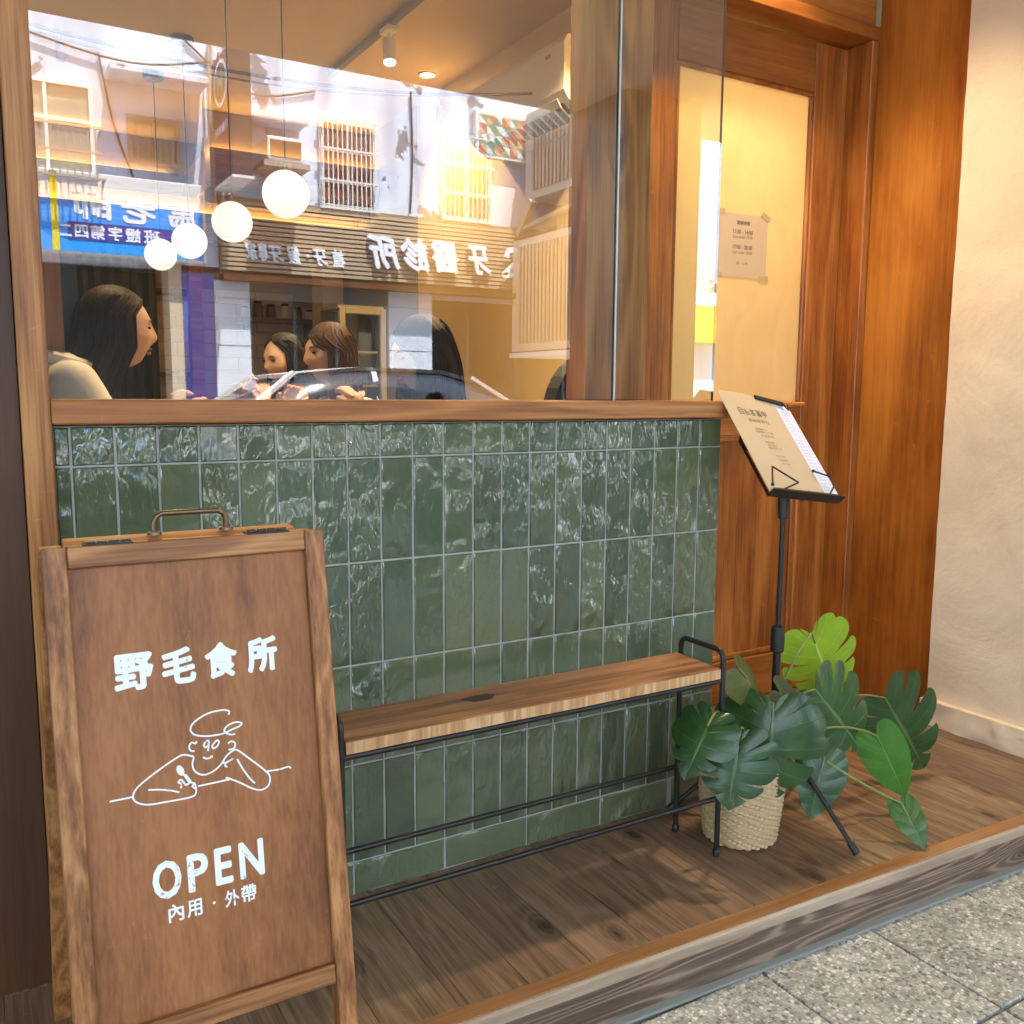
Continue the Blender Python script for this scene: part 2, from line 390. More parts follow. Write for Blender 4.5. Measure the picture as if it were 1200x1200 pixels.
CEIL = plaster('beige_ceiling', (.62, .45, .21), (.66, .49, .24), .03)
SOFFIT = plaster('arcade_soffit', (.56, .48, .36), (.62, .54, .41), .05)

def terrazzo():
    m, nt, b = newmat('washed_pebble_paving')
    v, oi = coords(nt)
    wv = nd(nt, 'ShaderNodeVectorMath', {0: v, 1: nd(nt, 'ShaderNodeTexNoise', {'Vector': v, 'Scale': 60.0}).outputs[1]}, operation='ADD').outputs[0]
    vv = nd(nt, 'ShaderNodeVectorMath', {0: v, 1: scl(nt, nd(nt, 'ShaderNodeTexNoise', {'Vector': v, 'Scale': 70.0}).outputs[1], (.006, .006, .006))}, operation='ADD').outputs[0]
    vo = nd(nt, 'ShaderNodeTexVoronoi', {'Vector': scl(nt, vv, (1, 1, .2)), 'Scale': 128.0, 'Randomness': 1})
    ve = nd(nt, 'ShaderNodeTexVoronoi', {'Vector': scl(nt, vv, (1, 1, .2)), 'Scale': 128.0, 'Randomness': 1}, feature='DISTANCE_TO_EDGE')
    sep = nd(nt, 'ShaderNodeSeparateColor', {0: vo.outputs['Color']})
    chip = ramp(nt, sep.outputs[0], [(0, (.13, .14, .12)), (.18, (.24, .25, .22)), (.4, (.35, .36, .32)), (.62, (.46, .45, .40)), (.82, (.58, .57, .51)), (.93, (.24, .22, .17)), (1, (.4, .34, .26))], 'CONSTANT')
    thr = mth(nt, 'MULTIPLY_ADD', sep.outputs[1], .15, .03)
    edge = mth(nt, 'GREATER_THAN', ve.outputs['Distance'], thr)
    mat_ = ramp(nt, noi(nt, v, 25, 4), [(.3, (.23, .245, .22)), (.7, (.33, .34, .31))])
    col = mixc(nt, edge, mat_, chip)
    dirt = ramp(nt, noi(nt, v, 5, 6, .65), [(.36, .95), (.5, 1.2), (.65, 1.36)])
    col = mixc(nt, 1, col, dirt, 'MULTIPLY')
    setin(nt, b.inputs['Base Color'], col)
    setin(nt, b.inputs['Roughness'], mth(nt, 'MULTIPLY_ADD', edge, -.25, .75))
    bump(nt, b, mth(nt, 'MINIMUM', ve.outputs['Distance'], .25), .5, .004)
    return m
PAVE = terrazzo()
CEMENT = flat('green_grey_cement', (.25, .26, .23), .9, bmp=.4, scale=120, var=.15)
ASPH = flat('asphalt', (.27, .27, .275), .85, bmp=.4, scale=200, var=.2)
BLACK = flat('black_powder_coat', (.012, .012, .013), .35, bmp=.06, scale=200)
BLACKP = flat('black_plastic', (.015, .015, .016), .45, bmp=.03)
STEEL = flat('brushed_steel', (.45, .43, .40), .3, metal=1, bmp=.03)
BRASS = flat('antique_brass', (.17, .12, .075), .36, metal=1, bmp=.05, var=.2)
PAINTW = flat('white_sign_paint', (.80, .86, .88), .55, bmp=.04, scale=120, var=.05)
def wear():
    nt = PAINTW.node_tree; b = nt.nodes['Principled BSDF']; v, oi = coords(nt)
    src = b.inputs['Base Color'].links[0].from_socket
    k = mth(nt, 'ADD', mth(nt, 'MULTIPLY', noi(nt, v, 160, 4, .7), .6), mth(nt, 'MULTIPLY', noi(nt, v, 14, 3), .4))
    setin(nt, b.inputs['Base Color'], mixc(nt, ramp(nt, k, [(.57, 0), (.63, .8)]), src, (.24, .10, .04)))
wear()
WHITE = flat('white_plastic', (.78, .77, .74), .4, bmp=0)
INK = flat('brown_ink', (.20, .15, .10), .8, bmp=0)
INKL = flat('grey_ink', (.42, .42, .50), .8, bmp=0)
PAPERB = flat('kraft_beige_paper', (.50, .40, .26), .75, bmp=.03, var=.04)
PAPERW = flat('white_paper', (.66, .73, .92), .75, bmp=.02, var=.03)
PAPERN = flat('notice_paper', (.60, .45, .28), .75, bmp=.03, var=.04)
TAPE = flat('tan_tape', (.50, .38, .22), .4, bmp=.02)
GLOBE = glow('lit_opal_globe', (1, .955, .91), .125)
LED = glow('warm_led_strip', (1, .58, .18), 4.5)
LAMPFACE = glow('lit_lamp_face', (1, .85, .6), 2.5)

# ================================================================== SETTING
tag(MB().box(-30, 30, -30, -3.62, -.40, -.25).build('road', ASPH), kind='structure')
tag(MB().box(-12, 14, -3.6, 8, -.40, -.108).build('pavement', CEMENT), kind='structure')
pav = bpy.data.objects['pavement']
pm = [MB().box(-.1505, .1505, -.1485, .1485, -.028, 0, .002).mesh('paving_tile', PAVE) for k in range(1)]
for i in range(-8, 9):
    for j in range(-10, 1):
        cx, cy = 1.12 + .305 * i + .1525, -.79 + .305 * j + .1525
        if cy < -3.5: continue
        inst('paving_tile', pm[0], pav, (cx, cy, -.1 + random.uniform(-.0006, .0006)), (0, 0, random.choice((0, pi))))

# the wooden platform in front of the shop
def edge(x): return -.433 - .0356 * x
plat = tag(MB().box(-3, 2.36, -.40, .6, -.099, -.022).build('platform', CEMENT), kind='structure')
PX0 = .633; PWD = .13
for k in range(-18, 16):
    x0 = PX0 + PWD * k; x1 = x0 + PWD
    if x0 < -1.8: continue
    if x1 > 2.44: x1 = 2.44
    if x1 - x0 < .02: continue
    y1 = .485
    cuts = [edge((x0 + x1) / 2) + .037, y1] if k % 3 else [edge((x0 + x1) / 2) + .037, -.02 + .2 * random.random(), y1]
    for a, b in zip(cuts[:-1], cuts[1:]):
        mb = MB(); g = .00035; zt = random.uniform(-.0006, .0006)
        ya0 = edge(x0) + .037 if a == cuts[0] else a; ya1 = edge(x1) + .037 if a == cuts[0] else a
        c = .0008
        lo = [(x0 + g, ya0 + g), (x1 - g, ya1 + g), (x1 - g, b - g), (x0 + g, b - g)]
        hi = [(x0 + g + c, ya0 + g + c), (x1 - g - c, ya1 + g + c), (x1 - g - c, b - g - c), (x0 + g + c, b - g - c)]
        mb.add([(p[0], p[1], -.02) for p in lo] + [(p[0], p[1], zt - c) for p in lo] + [(p[0], p[1], zt) for p in hi],
               [(3, 2, 1, 0), (8, 9, 10, 11)] + [(i, (i + 1) % 4, 4 + (i + 1) % 4, 4 + i) for i in range(4)] + [(4 + i, 4 + (i + 1) % 4, 8 + (i + 1) % 4, 8 + i) for i in range(4)])
        mb.build('plank', W_PLANK, plat)
def edge_strip(name, mat, prof):
    mb = MB(); xs = [-3, 2.36]; n = len(prof)
    mb.add([(x, edge(x) + d, z) for x in xs for d, z in prof], [tuple(range(n))[::-1], tuple(range(n, 2 * n))] + [(i, (i + 1) % n, n + (i + 1) % n, n + i) for i in range(n)])
    return mb.build(name, mat, plat)
edge_strip('nosing_board', W_NOSE, [(.002, -.004), (.004, .0008), (.036, .0008), (.036, -.02), (.002, -.02)])
edge_strip('nosing_edge', W_PALE, [(-.004, -.024), (-.004, -.005), (-.001, -.001), (.002, -.0005), (.002, -.024)])
edge_strip('cement_fillet', CEMENT, [(-.020, -.0992), (-.016, -.0965), (-.0015, -.0955), (-.0015, -.0992)])
edge_strip('riser', W_RISER, [(-.001, -.0985), (-.001, -.0245), (.03, -.0245), (.03, -.0985)])

# arcade overhead and the building above
tag(MB().box(-12, 14, -3.58, -.02, 2.85, 3.05).build('arcade_soffit', SOFFIT), kind='structure')
PILL = flat('dark_grey_pillar_tile', (.10, .10, .095), .4)
up = thing('upper_building', 'plain upper storeys over the arcade above the cafe front', 'building', (0, 0, 3.05))
MB().box(-12, 14, -3.55, 9, 3.06, 5.2).build('wall', SOFFIT, up)
tag(up, kind='structure')
for x in (3.42, -2.6, 9.0):
    t = thing('arcade_pillar', {3.42: 'grey tiled arcade pillar standing right of the cafe door on the street side', -2.6: 'grey tiled arcade pillar standing left of the cafe window on the street side', 9.0: 'far grey tiled arcade pillar near the next building'}[x], 'pillar', (x + .3, -3.25, -.1), 'pillars along the arcade edge')
    MB().box(x, x + .6, -3.55, -2.95, -.1, 2.85, .01).build('shaft', PILL, t)
    MB().box(x - .02, x + .62, -3.57, -2.93, -.1, .12, .01).build('plinth', CEMENT, t)

# ================================================================== SHOP FRONT
# ---- tiled half wall
hw = thing('tiled_half_wall', 'half wall clad in glossy green upright tiles under the cafe window', 'wall', (.7, .06, 0))
MB().box(-.024, 1.4275, .0006, .13, 0, .952).build('core', GROUT, hw)
def tile_meshes(wd, ht, n=6):
    out = []
    for k in range(n):
        nx, nz = 6, (11 if ht > .1 else 6)
        if wd > ht * 1.3: nx, nz = 11, 6
        vs = []; fs = []
        sd = random.random() * 50
        def cuts(L, n): return [0, .0022 / L] + [.0022 / L + (1 - .0044 / L) * i / (n - 2) for i in range(1, n - 2)] + [1 - .0022 / L, 1]
        cx_, cz_ = cuts(wd, nx), cuts(ht, nz)
        for j in range(nz + 1):
            for i in range(nx + 1):
                fx, fz = cx_[i], cz_[j]
                rim_ = i in (0, nx) or j in (0, nz)
                nzv = 0 if rim_ else mnoise.noise(Vector((fx * wd * 26 + sd, fz * ht * 26, sd))) * .0011
                jx = mnoise.noise(Vector((fz * ht * 60, sd, 3 + i))) * .0007 if i in (0, 1, nx - 1, nx) else 0; jz = mnoise.noise(Vector((fx * wd * 60, sd, 9 + j))) * .0007 if j in (0, 1, nz - 1, nz) else 0
                vs.append(((fx - .5) * wd + jx, -(.0004 if rim_ else .0026) - nzv, (fz - .5) * ht + jz))
        for j in range(nz):
            for i in range(nx):
                a = j * (nx + 1) + i; fs.append((a, a + 1, a + nx + 2, a + nx + 1))
        mb = MB(); mb.add(vs, fs)
        # sides
        rim = [i for i in range(nx + 1)] + [(j + 1) * (nx + 1) - 1 for j in range(1, nz + 1)] + [nz * (nx + 1) + i for i in range(nx - 1, -1, -1)] + [j * (nx + 1) for j in range(nz - 1, 0, -1)]
        rv = [vs[i] for i in rim]; m = len(rv)
        mb.add(rv + [(v[0], .006, v[2]) for v in rv], [(i, m + i, m + (i + 1) % m, (i + 1) % m) for i in range(m)])
        out.append(mb.mesh('tile', TILE, smooth=True))
    return out
P = .068; TW = .0640; TH = .2000; ZL1 = .8855            # first joint line height
full = tile_meshes(TW, TH, 8)
topt = tile_meshes(TW, .952 - ZL1 - .0015 - .002, 5)
def put_tile(ms, x, z, k=None):
    o = inst('tile', random.choice(ms), hw, (x, 0, z), (R(max(-.5, min(.5, random.gauss(0, .3)))), 0, R(max(-1., min(1., random.gauss(0, .6))))))
for i in range(0, 21):
    x = (i + .5) * P
    put_tile(topt, x, (ZL1 + .0015 + .950) / 2)
    for r in range(4):
        put_tile(full, x, ZL1 - .204 * (r + .5))
edgeL = tile_meshes(.0215, TH, 2); edgeLt = tile_meshes(.0215, .0615, 1)
put_tile(edgeLt, -.0125, (ZL1 + .0015 + .950) / 2)
for r in range(4): put_tile(edgeL, -.0125, ZL1 - .204 * (r + .5))
bt = tile_meshes(TH, .0665, 4); zb = (ZL1 - .816 - .0015 + .001) / 2
for k in range(-1, 7):
    x0 = P * (1 + 3 * k)
    if k == -1:
        put_tile(tile_meshes(.088, .0665, 1), .0245 - .002, zb); continue
    if k == 6: continue
    put_tile(bt, x0 + .102, zb)
put_tile(tile_meshes(.1105, .0665, 1), 1.2925 + .0675, zb)
MB().box(-.026, 1.432, -.026, .145, .955, .995, .003).build('window_sill', W_SILL, hw)

# ---- posts and boards
o = MB().box(-.069, -.0265, -.022, .10, 0, 2.85, .002).build('wooden_post', W_POST); tag(o, 'light honey pine post at the left edge of the window and green tiles', 'post')
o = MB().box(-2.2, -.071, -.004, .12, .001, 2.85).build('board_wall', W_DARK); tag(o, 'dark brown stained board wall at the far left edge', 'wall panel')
o = MB().box(1.066, 1.242, .062, .137, .996, 2.8, .002).build('wooden_post', W_POSTR); tag(o, 'broad brown pine post with knots standing behind the window glass', 'post')
mb = MB(); mb.box(1.33, 1.443, .40, .47, .001, 2.8); mb.bar((1.20, .15, 1.4), (1.355, .395, 1.4), .03, 2.79)
o = mb.build('return_wall', W_DOOR); tag(o, 'wooden return wall between the window post and the door frame', 'wall')
# ---- window glass
wg = thing('shop_window', 'large clear shop window of two panes on the wooden sill', 'window', (.7, .034, .995))
def pane(x0, x1):
    mb = MB(); y0, y1, z0, z1 = .030, .038, .9955, 2.80
    mb.add([(x0, y0, z0), (x1, y0, z0), (x1, y0, z1), (x0, y0, z1)], [(0, 1, 2, 3)])
    mb.cur = 1; mb.add([(x0, y1, z0), (x1, y1, z0), (x1, y1, z1), (x0, y1, z1)], [(3, 2, 1, 0)])
    mb.cur = 2
    mb.add([(x0, y0, z0), (x0, y1, z0), (x0, y1, z1), (x0, y0, z1)], [(0, 1, 2, 3)]); mb.add([(x1, y0, z0), (x1, y1, z0), (x1, y1, z1), (x1, y0, z1)], [(3, 2, 1, 0)])
    return mb.build('glass_pane', [GLASS, GLASSB, GLASSE], wg, fix=False)
pane(-.026, 1.1235); pane(1.1285, 1.427)
MB().box(1.1242, 1.1278, .0285, .0395, .9955, 2.80).build('joint_seal', GLASSJ, wg)
o = MB().box(-.069, 2.42, -.02, .14, 2.803, 2.845).build('window_head', W_INT); tag(o, 'timber head beam along the top of the shop window', 'beam')

# ---- door, frame, panels
DX0, DX1, DY = 1.50, 2.40, .49
fr_ = thing('door_frame', 'orange brown timber frame around the cafe door', 'door frame', (1.95, .46, 0))
MB().box(2.392, 2.437, .40, .56, .001, 2.125, .003).build('jamb', W_DOOR, fr_)
MB().box(1.445, 1.498, .40, .56, .001, 2.125, .003).build('jamb', W_DOOR, fr_)
MB().box(1.445, 2.437, .398, .56, 2.127, 2.168, .003).build('head', W_DOORX, fr_)
dr = thing('wooden_door', 'orange brown wooden door with a tall frosted cream glass pane', 'door', (1.95, .51, .003))
z0 = .004
MB().box(2.243, 2.389, DY, DY + .04, z0, 2.118, .003).build('stile', W_DOOR, dr)
MB().box(1.502, 1.675, DY, DY + .04, z0, 2.118, .003).build('stile', W_DOOR, dr)
MB().box(1.677, 2.241, DY, DY + .04, 1.965, 2.118, .003).build('top_rail', W_DOORX, dr)
MB().box(1.677, 2.241, DY, DY + .04, .88, .972, .003).build('middle_rail', W_DOORX, dr)
MB().box(1.677, 2.241, DY, DY + .04, z0, .145, .003).build('bottom_rail', W_DOORX, dr)
MB().box(1.677, 2.241, DY + .014, DY + .03, .147, .878, .006).build('panel', W_DOOR, dr)
mo = MB()
mo.box(1.67, 2.25, DY - .012, DY + .012, .974, .988, .004)
mo.build('ledge_moulding', W_REAR, dr)
mo = MB(); mo.box(1.677, 2.241, DY + .003, DY + .02, .147, .165, .004); mo.box(1.677, 2.241, DY + .003, DY + .02, .862, .878, .004); mo.box(2.223, 2.241, DY + .003, DY + .02, .165, .862, .004); mo.box(1.677, 1.695, DY + .003, DY + .02, .165, .862, .004)
mo.build('panel_moulding', W_DOOR, dr)
mo = MB(); mo.box(1.677, 1.69, DY + .002, DY + .02, .99, 1.952, .004); mo.box(2.228, 2.241, DY + .002, DY + .02, .99, 1.952, .004); mo.box(1.677, 2.241, DY + .002, DY + .02, 1.952, 1.965, .004)
mo.build('glass_bead', W_DOOR, dr)
MB().box(1.69, 2.228, DY + .013, DY + .019, .989, 1.952).build('glass_pane', FROST, dr)
o = MB().box(1.242, 2.437, .43, .55, 2.17, 2.80).build('transom_board', W_DOORX); tag(o, 'plain stained board filling the wall above the door', 'board')
o = MB().box(2.42, 2.46, .066, .3965, .0005, 2.8).build('alcove_wall', W_PLY); tag(o, 'orange stained plywood panel lining the alcove beside the door', 'wall panel')
pw = thing('plaster_wall', 'cream textured plaster wall at the right of the doorway', 'wall', (2.5, -.4, 0))
def rough_sheet(x, y0, y1, z0, z1, ny, nz, amp, sc, depth):
    mb = MB(); vs = []; fs = []
    for j in range(nz + 1):
        for i in range(ny + 1):
            y = y0 + (y1 - y0) * i / ny; z = z0 + (z1 - z0) * j / nz
            d = amp * (mnoise.fractal(Vector((y * sc, z * sc, x * 7)), 1.0, 2.0, 4))
            vs.append((x + d, y, z))
    for j in range(nz):
        for i in range(ny):
            a = j * (ny + 1) + i; fs.append((a, a + 1, a + ny + 2, a + ny + 1))
    n = len(vs); rim = [i for i in range(ny + 1)] + [(j + 1) * (ny + 1) - 1 for j in range(1, nz + 1)] + [nz * (ny + 1) + i for i in range(ny - 1, -1, -1)] + [j * (ny + 1) for j in range(nz - 1, 0, -1)]
    mb.add(vs, fs); m = len(rim); rv = [vs[i] for i in rim]
    mb.add(rv + [(x + depth, v[1], v[2]) for v in rv], [(i, (i + 1) % m, m + (i + 1) % m, m + i) for i in range(m)] + [tuple(range(m, 2 * m))])
    return mb
rough_sheet(2.387, -.95, .063, .0005, 2.85, 60, 160, .004, 5, .19).build('wall_face', PLASTER, pw, smooth=True)
rough_sheet(2.362, -.95, .068, .0008, .078, 90, 10, .007, 14, .03).build('baseboard', PLASTER, pw, smooth=True)
o = MB().box(2.58, 8, -.3, -.15, -.1, 2.85).build('neighbour_wall', PLASTER); tag(o, 'plain front wall of the neighbouring shop past the plaster wall', 'wall')
# recessed lamp over the doorway
o = MB().box(1.245, 2.42, -.02, .43, 2.76, 2.80).build('alcove_ceiling', W_DOORX); tag(o, 'stained board ceiling over the doorway alcove', 'ceiling')
dl = thing('recessed_downlight', 'lit round downlight in the board ceiling over the doorway', 'downlight', (1.85, .18, 2.75))
MB().lathe([(.055, 2.758), (.055, 2.75), (.042, 2.75), (.038, 2.759)], (1.85, .18, 0), 28).build('trim_ring', WHITE, dl, smooth=True)
MB().lathe([(.0005, 2.7565), (.037, 2.7565)], (1.85, .18, 0), 28).build('lamp_face', LAMPFACE, dl)
def spot(name, loc, aim, energy, ang, blend, col=(1, .66, .33), size=.03):
    l = bpy.data.lights.new(name, 'SPOT'); l.energy = energy; l.spot_size = R(ang); l.spot_blend = blend; l.color = col; l.shadow_soft_size = size
    o = bpy.data.objects.new(name, l); C.objects.link(o); o.location = loc
    o.rotation_euler = (Vector(loc) - Vector(aim)).to_track_quat('Z', 'Y').to_euler(); return o
spot('downlight_lamp', (1.85, .18, 2.745), (1.62, -.16, 0), 26, 88, .6, (1, .72, .43), .06)

# ---- paper notice on the door glass
yN = DY + .0118
def frame(O, X, Y, N): return (Vector(O), Vector(X), Vector(Y), Vector(N))
nt_ = thing('paper_notice', 'small tan notice of opening hours taped on the door glass', 'notice', (2.02, yN, 1.33))
NF = frame((1.862, yN, 1.372), (1, 0, .01), (0, 0, 1), (0, -1, 0))
mb = MB(); mb.prism([(0, 0), (.205, 0), (.207, .190), (.002, .192)], NF, 0, .0006); mb.build('sheet', PAPERN, nt_)
NF0 = NF; NF = (NF[0], NF[1] * 1.1, NF[2] * 1.04, NF[3])
mb = MB()
put(mb, '營業時間', NF, .068, .118, .152, .164, .001, .04)
put(mb, '11:30 - 14:00', NF, .055, .13, .126, .138, .001, .04); put(mb, 'Last order 13:30', NF, .055, .13, .113, .122, .001)
put(mb, '17:00 - 20:30', NF, .055, .13, .082, .094, .001, .04); put(mb, 'Last order 20:00', NF, .055, .13, .068, .077, .001)
put(mb, '週一公休', NF, .07, .115, .037, .045, .001)
tag(mb.build('lettering', INK, nt_), kind='stuff')
for (u, v, a) in ((.005, .184, .1), (.18, .182, -.5), (.0, .004, .0), (.178, 0, .1)):
    mb = MB(); c, s_ = math.cos(a), math.sin(a)
    mb.prism([(u + c * p - s_ * q, v + s_ * p + c * q) for p, q in ((-.018, -.008), (.018, -.008), (.018, .008), (-.018, .008))], NF, .001, .0016); mb.build('tape', TAPE, nt_)

# ================================================================== SANDWICH BOARD
SB = thing('sandwich_board', 'brown wooden sandwich board with white lettering standing before the green tiles', 'sign', (.09, -.45, -.1))
k_ = .16; h_ = math.hypot(1, k_)
SX = Vector((1, 0, 0)); SY = Vector((0, k_, 1)) / h_; SN = SX.cross(SY); SN = -SN if SN.y > 0 else SN
SF = (Vector((0, -.5, .83)), SX, SY, SN)
def sprism(x0, x1, v0, v1, d0, d1, name, mat, b=.0015):
    O, X, Y, N = SF; m = Matrix((X, Y, N)).transposed().to_4x4()
    m.translation = O + X * (x0 + x1) / 2 - Y * (v0 + v1) / 2 + N * (d0 + d1) / 2
    mb = MB(); mb.xbox(m, x1 - x0, v1 - v0, d1 - d0, b); return mb.build(name, mat, SB)
LB = .93 * h_
sprism(-.079, -.053, 0, LB + .001, -.026, 0, 'stile', W_FRAME); sprism(.230, .255, 0, LB + .001, -.026, 0, 'stile', W_FRAME)
sprism(-.0525, .2295, 0, .026, -.025, -.001, 'top_rail', W_FRAME if False else W_FRAMEX); sprism(-.0525, .2295, .569, .594, -.025, -.001, 'bottom_rail', W_FRAMEX)
sprism(-.0525, .2295, .0265, .5685, -.018, -.010, 'panel', W_SIGN, 0)
# painted lettering
lt = MB(); TD = -.0095
for ch, x0, x1 in (('野', -.011, .034), ('毛', .043, .083), ('食', .094, .134), ('所', .146, .185)):
    put(lt, ch, SF, x0, x1, -.1775, -.1325, TD, .042)
lt.build('title_lettering', PAINTW, SB)
lt = MB()
for ch, x0, x1 in (('O', .0155, .049), ('P', .056, .081), ('E', .0885, .110), ('N', .1185, .1495)):
    put(lt, ch, SF, x0, x1, -.4325, -.3865, TD, .034)
lt.build('open_lettering', PAINTW, SB)
lt = MB()
put(lt, '內', SF, .031, .049, -.462, -.4405, TD, .022); put(lt, '用', SF, .0525, .0705, -.462, -.4415, TD, .022)
put(lt, '·', SF, .083, .0865, -.4535, -.450, TD)
put(lt, '外', SF, .098, .1155, -.462, -.4415, TD, .022); put(lt, '帶', SF, .118, .137, -.462, -.4405, TD, .022)
lt.build('small_lettering', PAINTW, SB)
# the line drawing: a person leaning on a table with a spoon (board coordinates in metres)
ar = MB(); lw = .0021
def S_(pts, **k): stroke(ar, pts, SF, lw, TD, **k)
S_([(0.1181, -0.2248), (0.119, -0.2203), (0.1102, -0.2177), (0.0923, -0.2192), (0.0761, -0.227), (0.0713, -0.2352), (0.0761, -0.2424), (0.0884, -0.2463), (0.1002, -0.2473), (0.1112, -0.2468), (0.1204, -0.244), (0.1307, -0.2413), (0.1334, -0.2381), (0.127, -0.2356), (0.1178, -0.2374), (0.1117, -0.2424), (0.1141, -0.2474), (0.12, -0.2501), (0.1244, -0.2499)])
S_([(0.0775, -0.2503), (0.0763, -0.2531), (0.0716, -0.2512), (0.0684, -0.2556), (0.07, -0.2609), (0.0745, -0.2622)])
S_([(0.088, -0.2533), (0.0858, -0.2569), (0.0875, -0.2602), (0.091, -0.2579), (0.0922, -0.2541), (0.0896, -0.2522), (0.0919, -0.2526), (0.0915, -0.259), (0.0901, -0.2652)])
S_([(0.0996, -0.2555), (0.0958, -0.2598), (0.0971, -0.2631), (0.1016, -0.2613), (0.1043, -0.2563), (0.1021, -0.2539)], closed=True)
S_([(0.0838, -0.2716), (0.0875, -0.2739), (0.092, -0.274), (0.0941, -0.272), (0.0948, -0.2742)])
S_([(0.1148, -0.2603), (0.1194, -0.2585), (0.1236, -0.2614), (0.1224, -0.2669), (0.1177, -0.2684), (0.1151, -0.2679)])
S_([(0.0732, -0.2695), (0.0708, -0.2771), (0.0725, -0.2858), (0.0794, -0.292), (0.0872, -0.2932), (0.0972, -0.29), (0.1056, -0.2836), (0.1111, -0.2765), (0.1185, -0.2712), (0.1256, -0.2706), (0.138, -0.2822), (0.1572, -0.3015), (0.1639, -0.3112), (0.162, -0.3222), (0.1523, -0.3264), (0.1413, -0.3224), (0.1257, -0.3115), (0.1141, -0.3044), (0.1093, -0.3022)])
S_([(0.0733, -0.2688), (0.062, -0.2644), (0.0543, -0.2658), (0.0368, -0.2742), (0.0175, -0.285), (0.005, -0.294), (0.0008, -0.3028), (0.0049, -0.3105), (0.0173, -0.3156), (0.0377, -0.3167), (0.0642, -0.3172), (0.0721, -0.3143), (0.0727, -0.3054), (0.0711, -0.3001)])
S_([(-0.0251, -0.3027), (-0.0127, -0.3028), (0.0008, -0.3028)]); S_([(0.1612, -0.3044), (0.1759, -0.3053), (0.1887, -0.3043), (0.1917, -0.307)])
S_([(0.0756, -0.3056), (0.0942, -0.3055), (0.1141, -0.3052)]); S_([(0.0181, -0.2982), (0.0313, -0.3006), (0.0441, -0.3045), (0.0533, -0.3085)])
S_([(0.1248, -0.2817), (0.1309, -0.2952), (0.1382, -0.308), (0.1448, -0.3166)]); S_([(0.1066, -0.2832), (0.1116, -0.2831), (0.1198, -0.2803), (0.1111, -0.2843), (0.1094, -0.2868), (0.1122, -0.2894)])
S_([(0.0555, -0.3042), (0.0559, -0.2989), (0.0528, -0.2963), (0.0562, -0.2936), (0.059, -0.2976), (0.0614, -0.3011), (0.0673, -0.2993), (0.0706, -0.302), (0.0689, -0.3046), (0.0721, -0.3077)])
S_([(0.0595, -0.2877), (0.062, -0.2922), (0.0663, -0.3001)]); S_([(0.0614, -0.2881), (0.0636, -0.2916), (0.0678, -0.2984)])
sp = [(0.0607, -0.2834), (0.0608, -0.2859), (0.0602, -0.2878), (0.0589, -0.2889), (0.0573, -0.2891), (0.0555, -0.2882), (0.0538, -0.2865), (0.0525, -0.2842), (0.0517, -0.2816), (0.0517, -0.2792), (0.0523, -0.2772), (0.0535, -0.2761), (0.0551, -0.2759), (0.057, -0.2768), (0.0587, -0.2785), (0.06, -0.2808)]
O, X, Y, N = SF; ar.add([O + X * a + Y * b + N * TD for a, b in sp], [tuple(range(16))])
ar.build('line_drawing', PAINTW, SB)
# rear frame, hinges, handle
def rp(x, t, d=0): return Vector((x, -.452 + (.452 - .105) * t + d * .9, .832 - .832 * t + d * .4))
for x in (-.066, .242):
    MB().bar(rp(x, .016), rp(x, .997), .026, .024, (0, 1, 0), .0015).build('rear_stile', W_FRAME, SB)
for t in (.018, .70): MB().bar(rp(-.0525, t), rp(.2285, t), .028, .026, (0, 0, 1), .0015).build('rear_rail', W_REAR, SB)
MB().box(-.0525, .2295, -.478, -.462, .79, .826).build('rear_top_strip', W_REAR, SB)
for x in (-.035, .155):
    h = MB(); h.box(x, x + .055, -.499, -.478, .8285, .8305)
    for q in range(4): h.tube([(x + .003 + q * .013, -.49, .831), (x + .014 + q * .013, -.49, .831)], .003, 8)
    h.build('hinge', BLACK, SB)
hd = [(.050, -.462, .832), (.050, -.462, .846), (.053, -.462, .854), (.060, -.462, .858), (.128, -.462, .858), (.135, -.462, .854), (.138, -.462, .846), (.138, -.462, .832)]
mb = MB(); mb.tube(hd, .0036, 12)
for x in (.050, .138): mb.lathe([(.0005, .836), (.008, .8355), (.009, .832), (.0005, .8315)], (x, -.462, 0), 16)
mb.build('handle', BRASS, SB, smooth=True)

# ================================================================== BENCH
BN = thing('slim_bench', 'narrow wooden bench on a thin black metal frame against the green tiles', 'bench', (.79, -.18, 0))
mb = MB(); nx = 40
x0, x1, y0, y1, zb_, zt_ = .372, 1.214, -.252, -.108, .4055, .4295
for i in range(nx + 1):
    x = x0 + (x1 - x0) * i / nx; w1 = .0012 * mnoise.noise(Vector((x * 9, 1, 2))); w2 = .001 * mnoise.noise(Vector((x * 14, 5, 2)))
    mb.v += [Vector(p) for p in ((x, y0 + w1, zb_), (x, y0 + w2, zt_ - .003), (x, y0 + .003 + w2, zt_), (x, y1 - .003, zt_), (x, y1, zt_ - .003), (x, y1, zb_))]
for i in range(nx):
    for j in range(6):
        mb.f.append([i * 6 + j, (i + 1) * 6 + j, (i + 1) * 6 + (j + 1) % 6, i * 6 + (j + 1) % 6]); mb.mi.append(1 if j in (0,) else 0)
mb.f += [[0, 1, 2, 3, 4, 5], [nx * 6 + j for j in (5, 4, 3, 2, 1, 0)]]; mb.mi += [1, 1]
seat = mb.build('seat', [W_BENCH, W_BENCHE], BN)
mb = MB(); kc = Vector((.672, -.168, .4297)); vs = [kc + Vector((.034 * math.cos(a) * (1 + .15 * math.sin(3 * a)), .019 * math.sin(a) * (1 + .1 * math.cos(2 * a)), 0)) for a in [2 * pi * i / 20 for i in range(20)]]
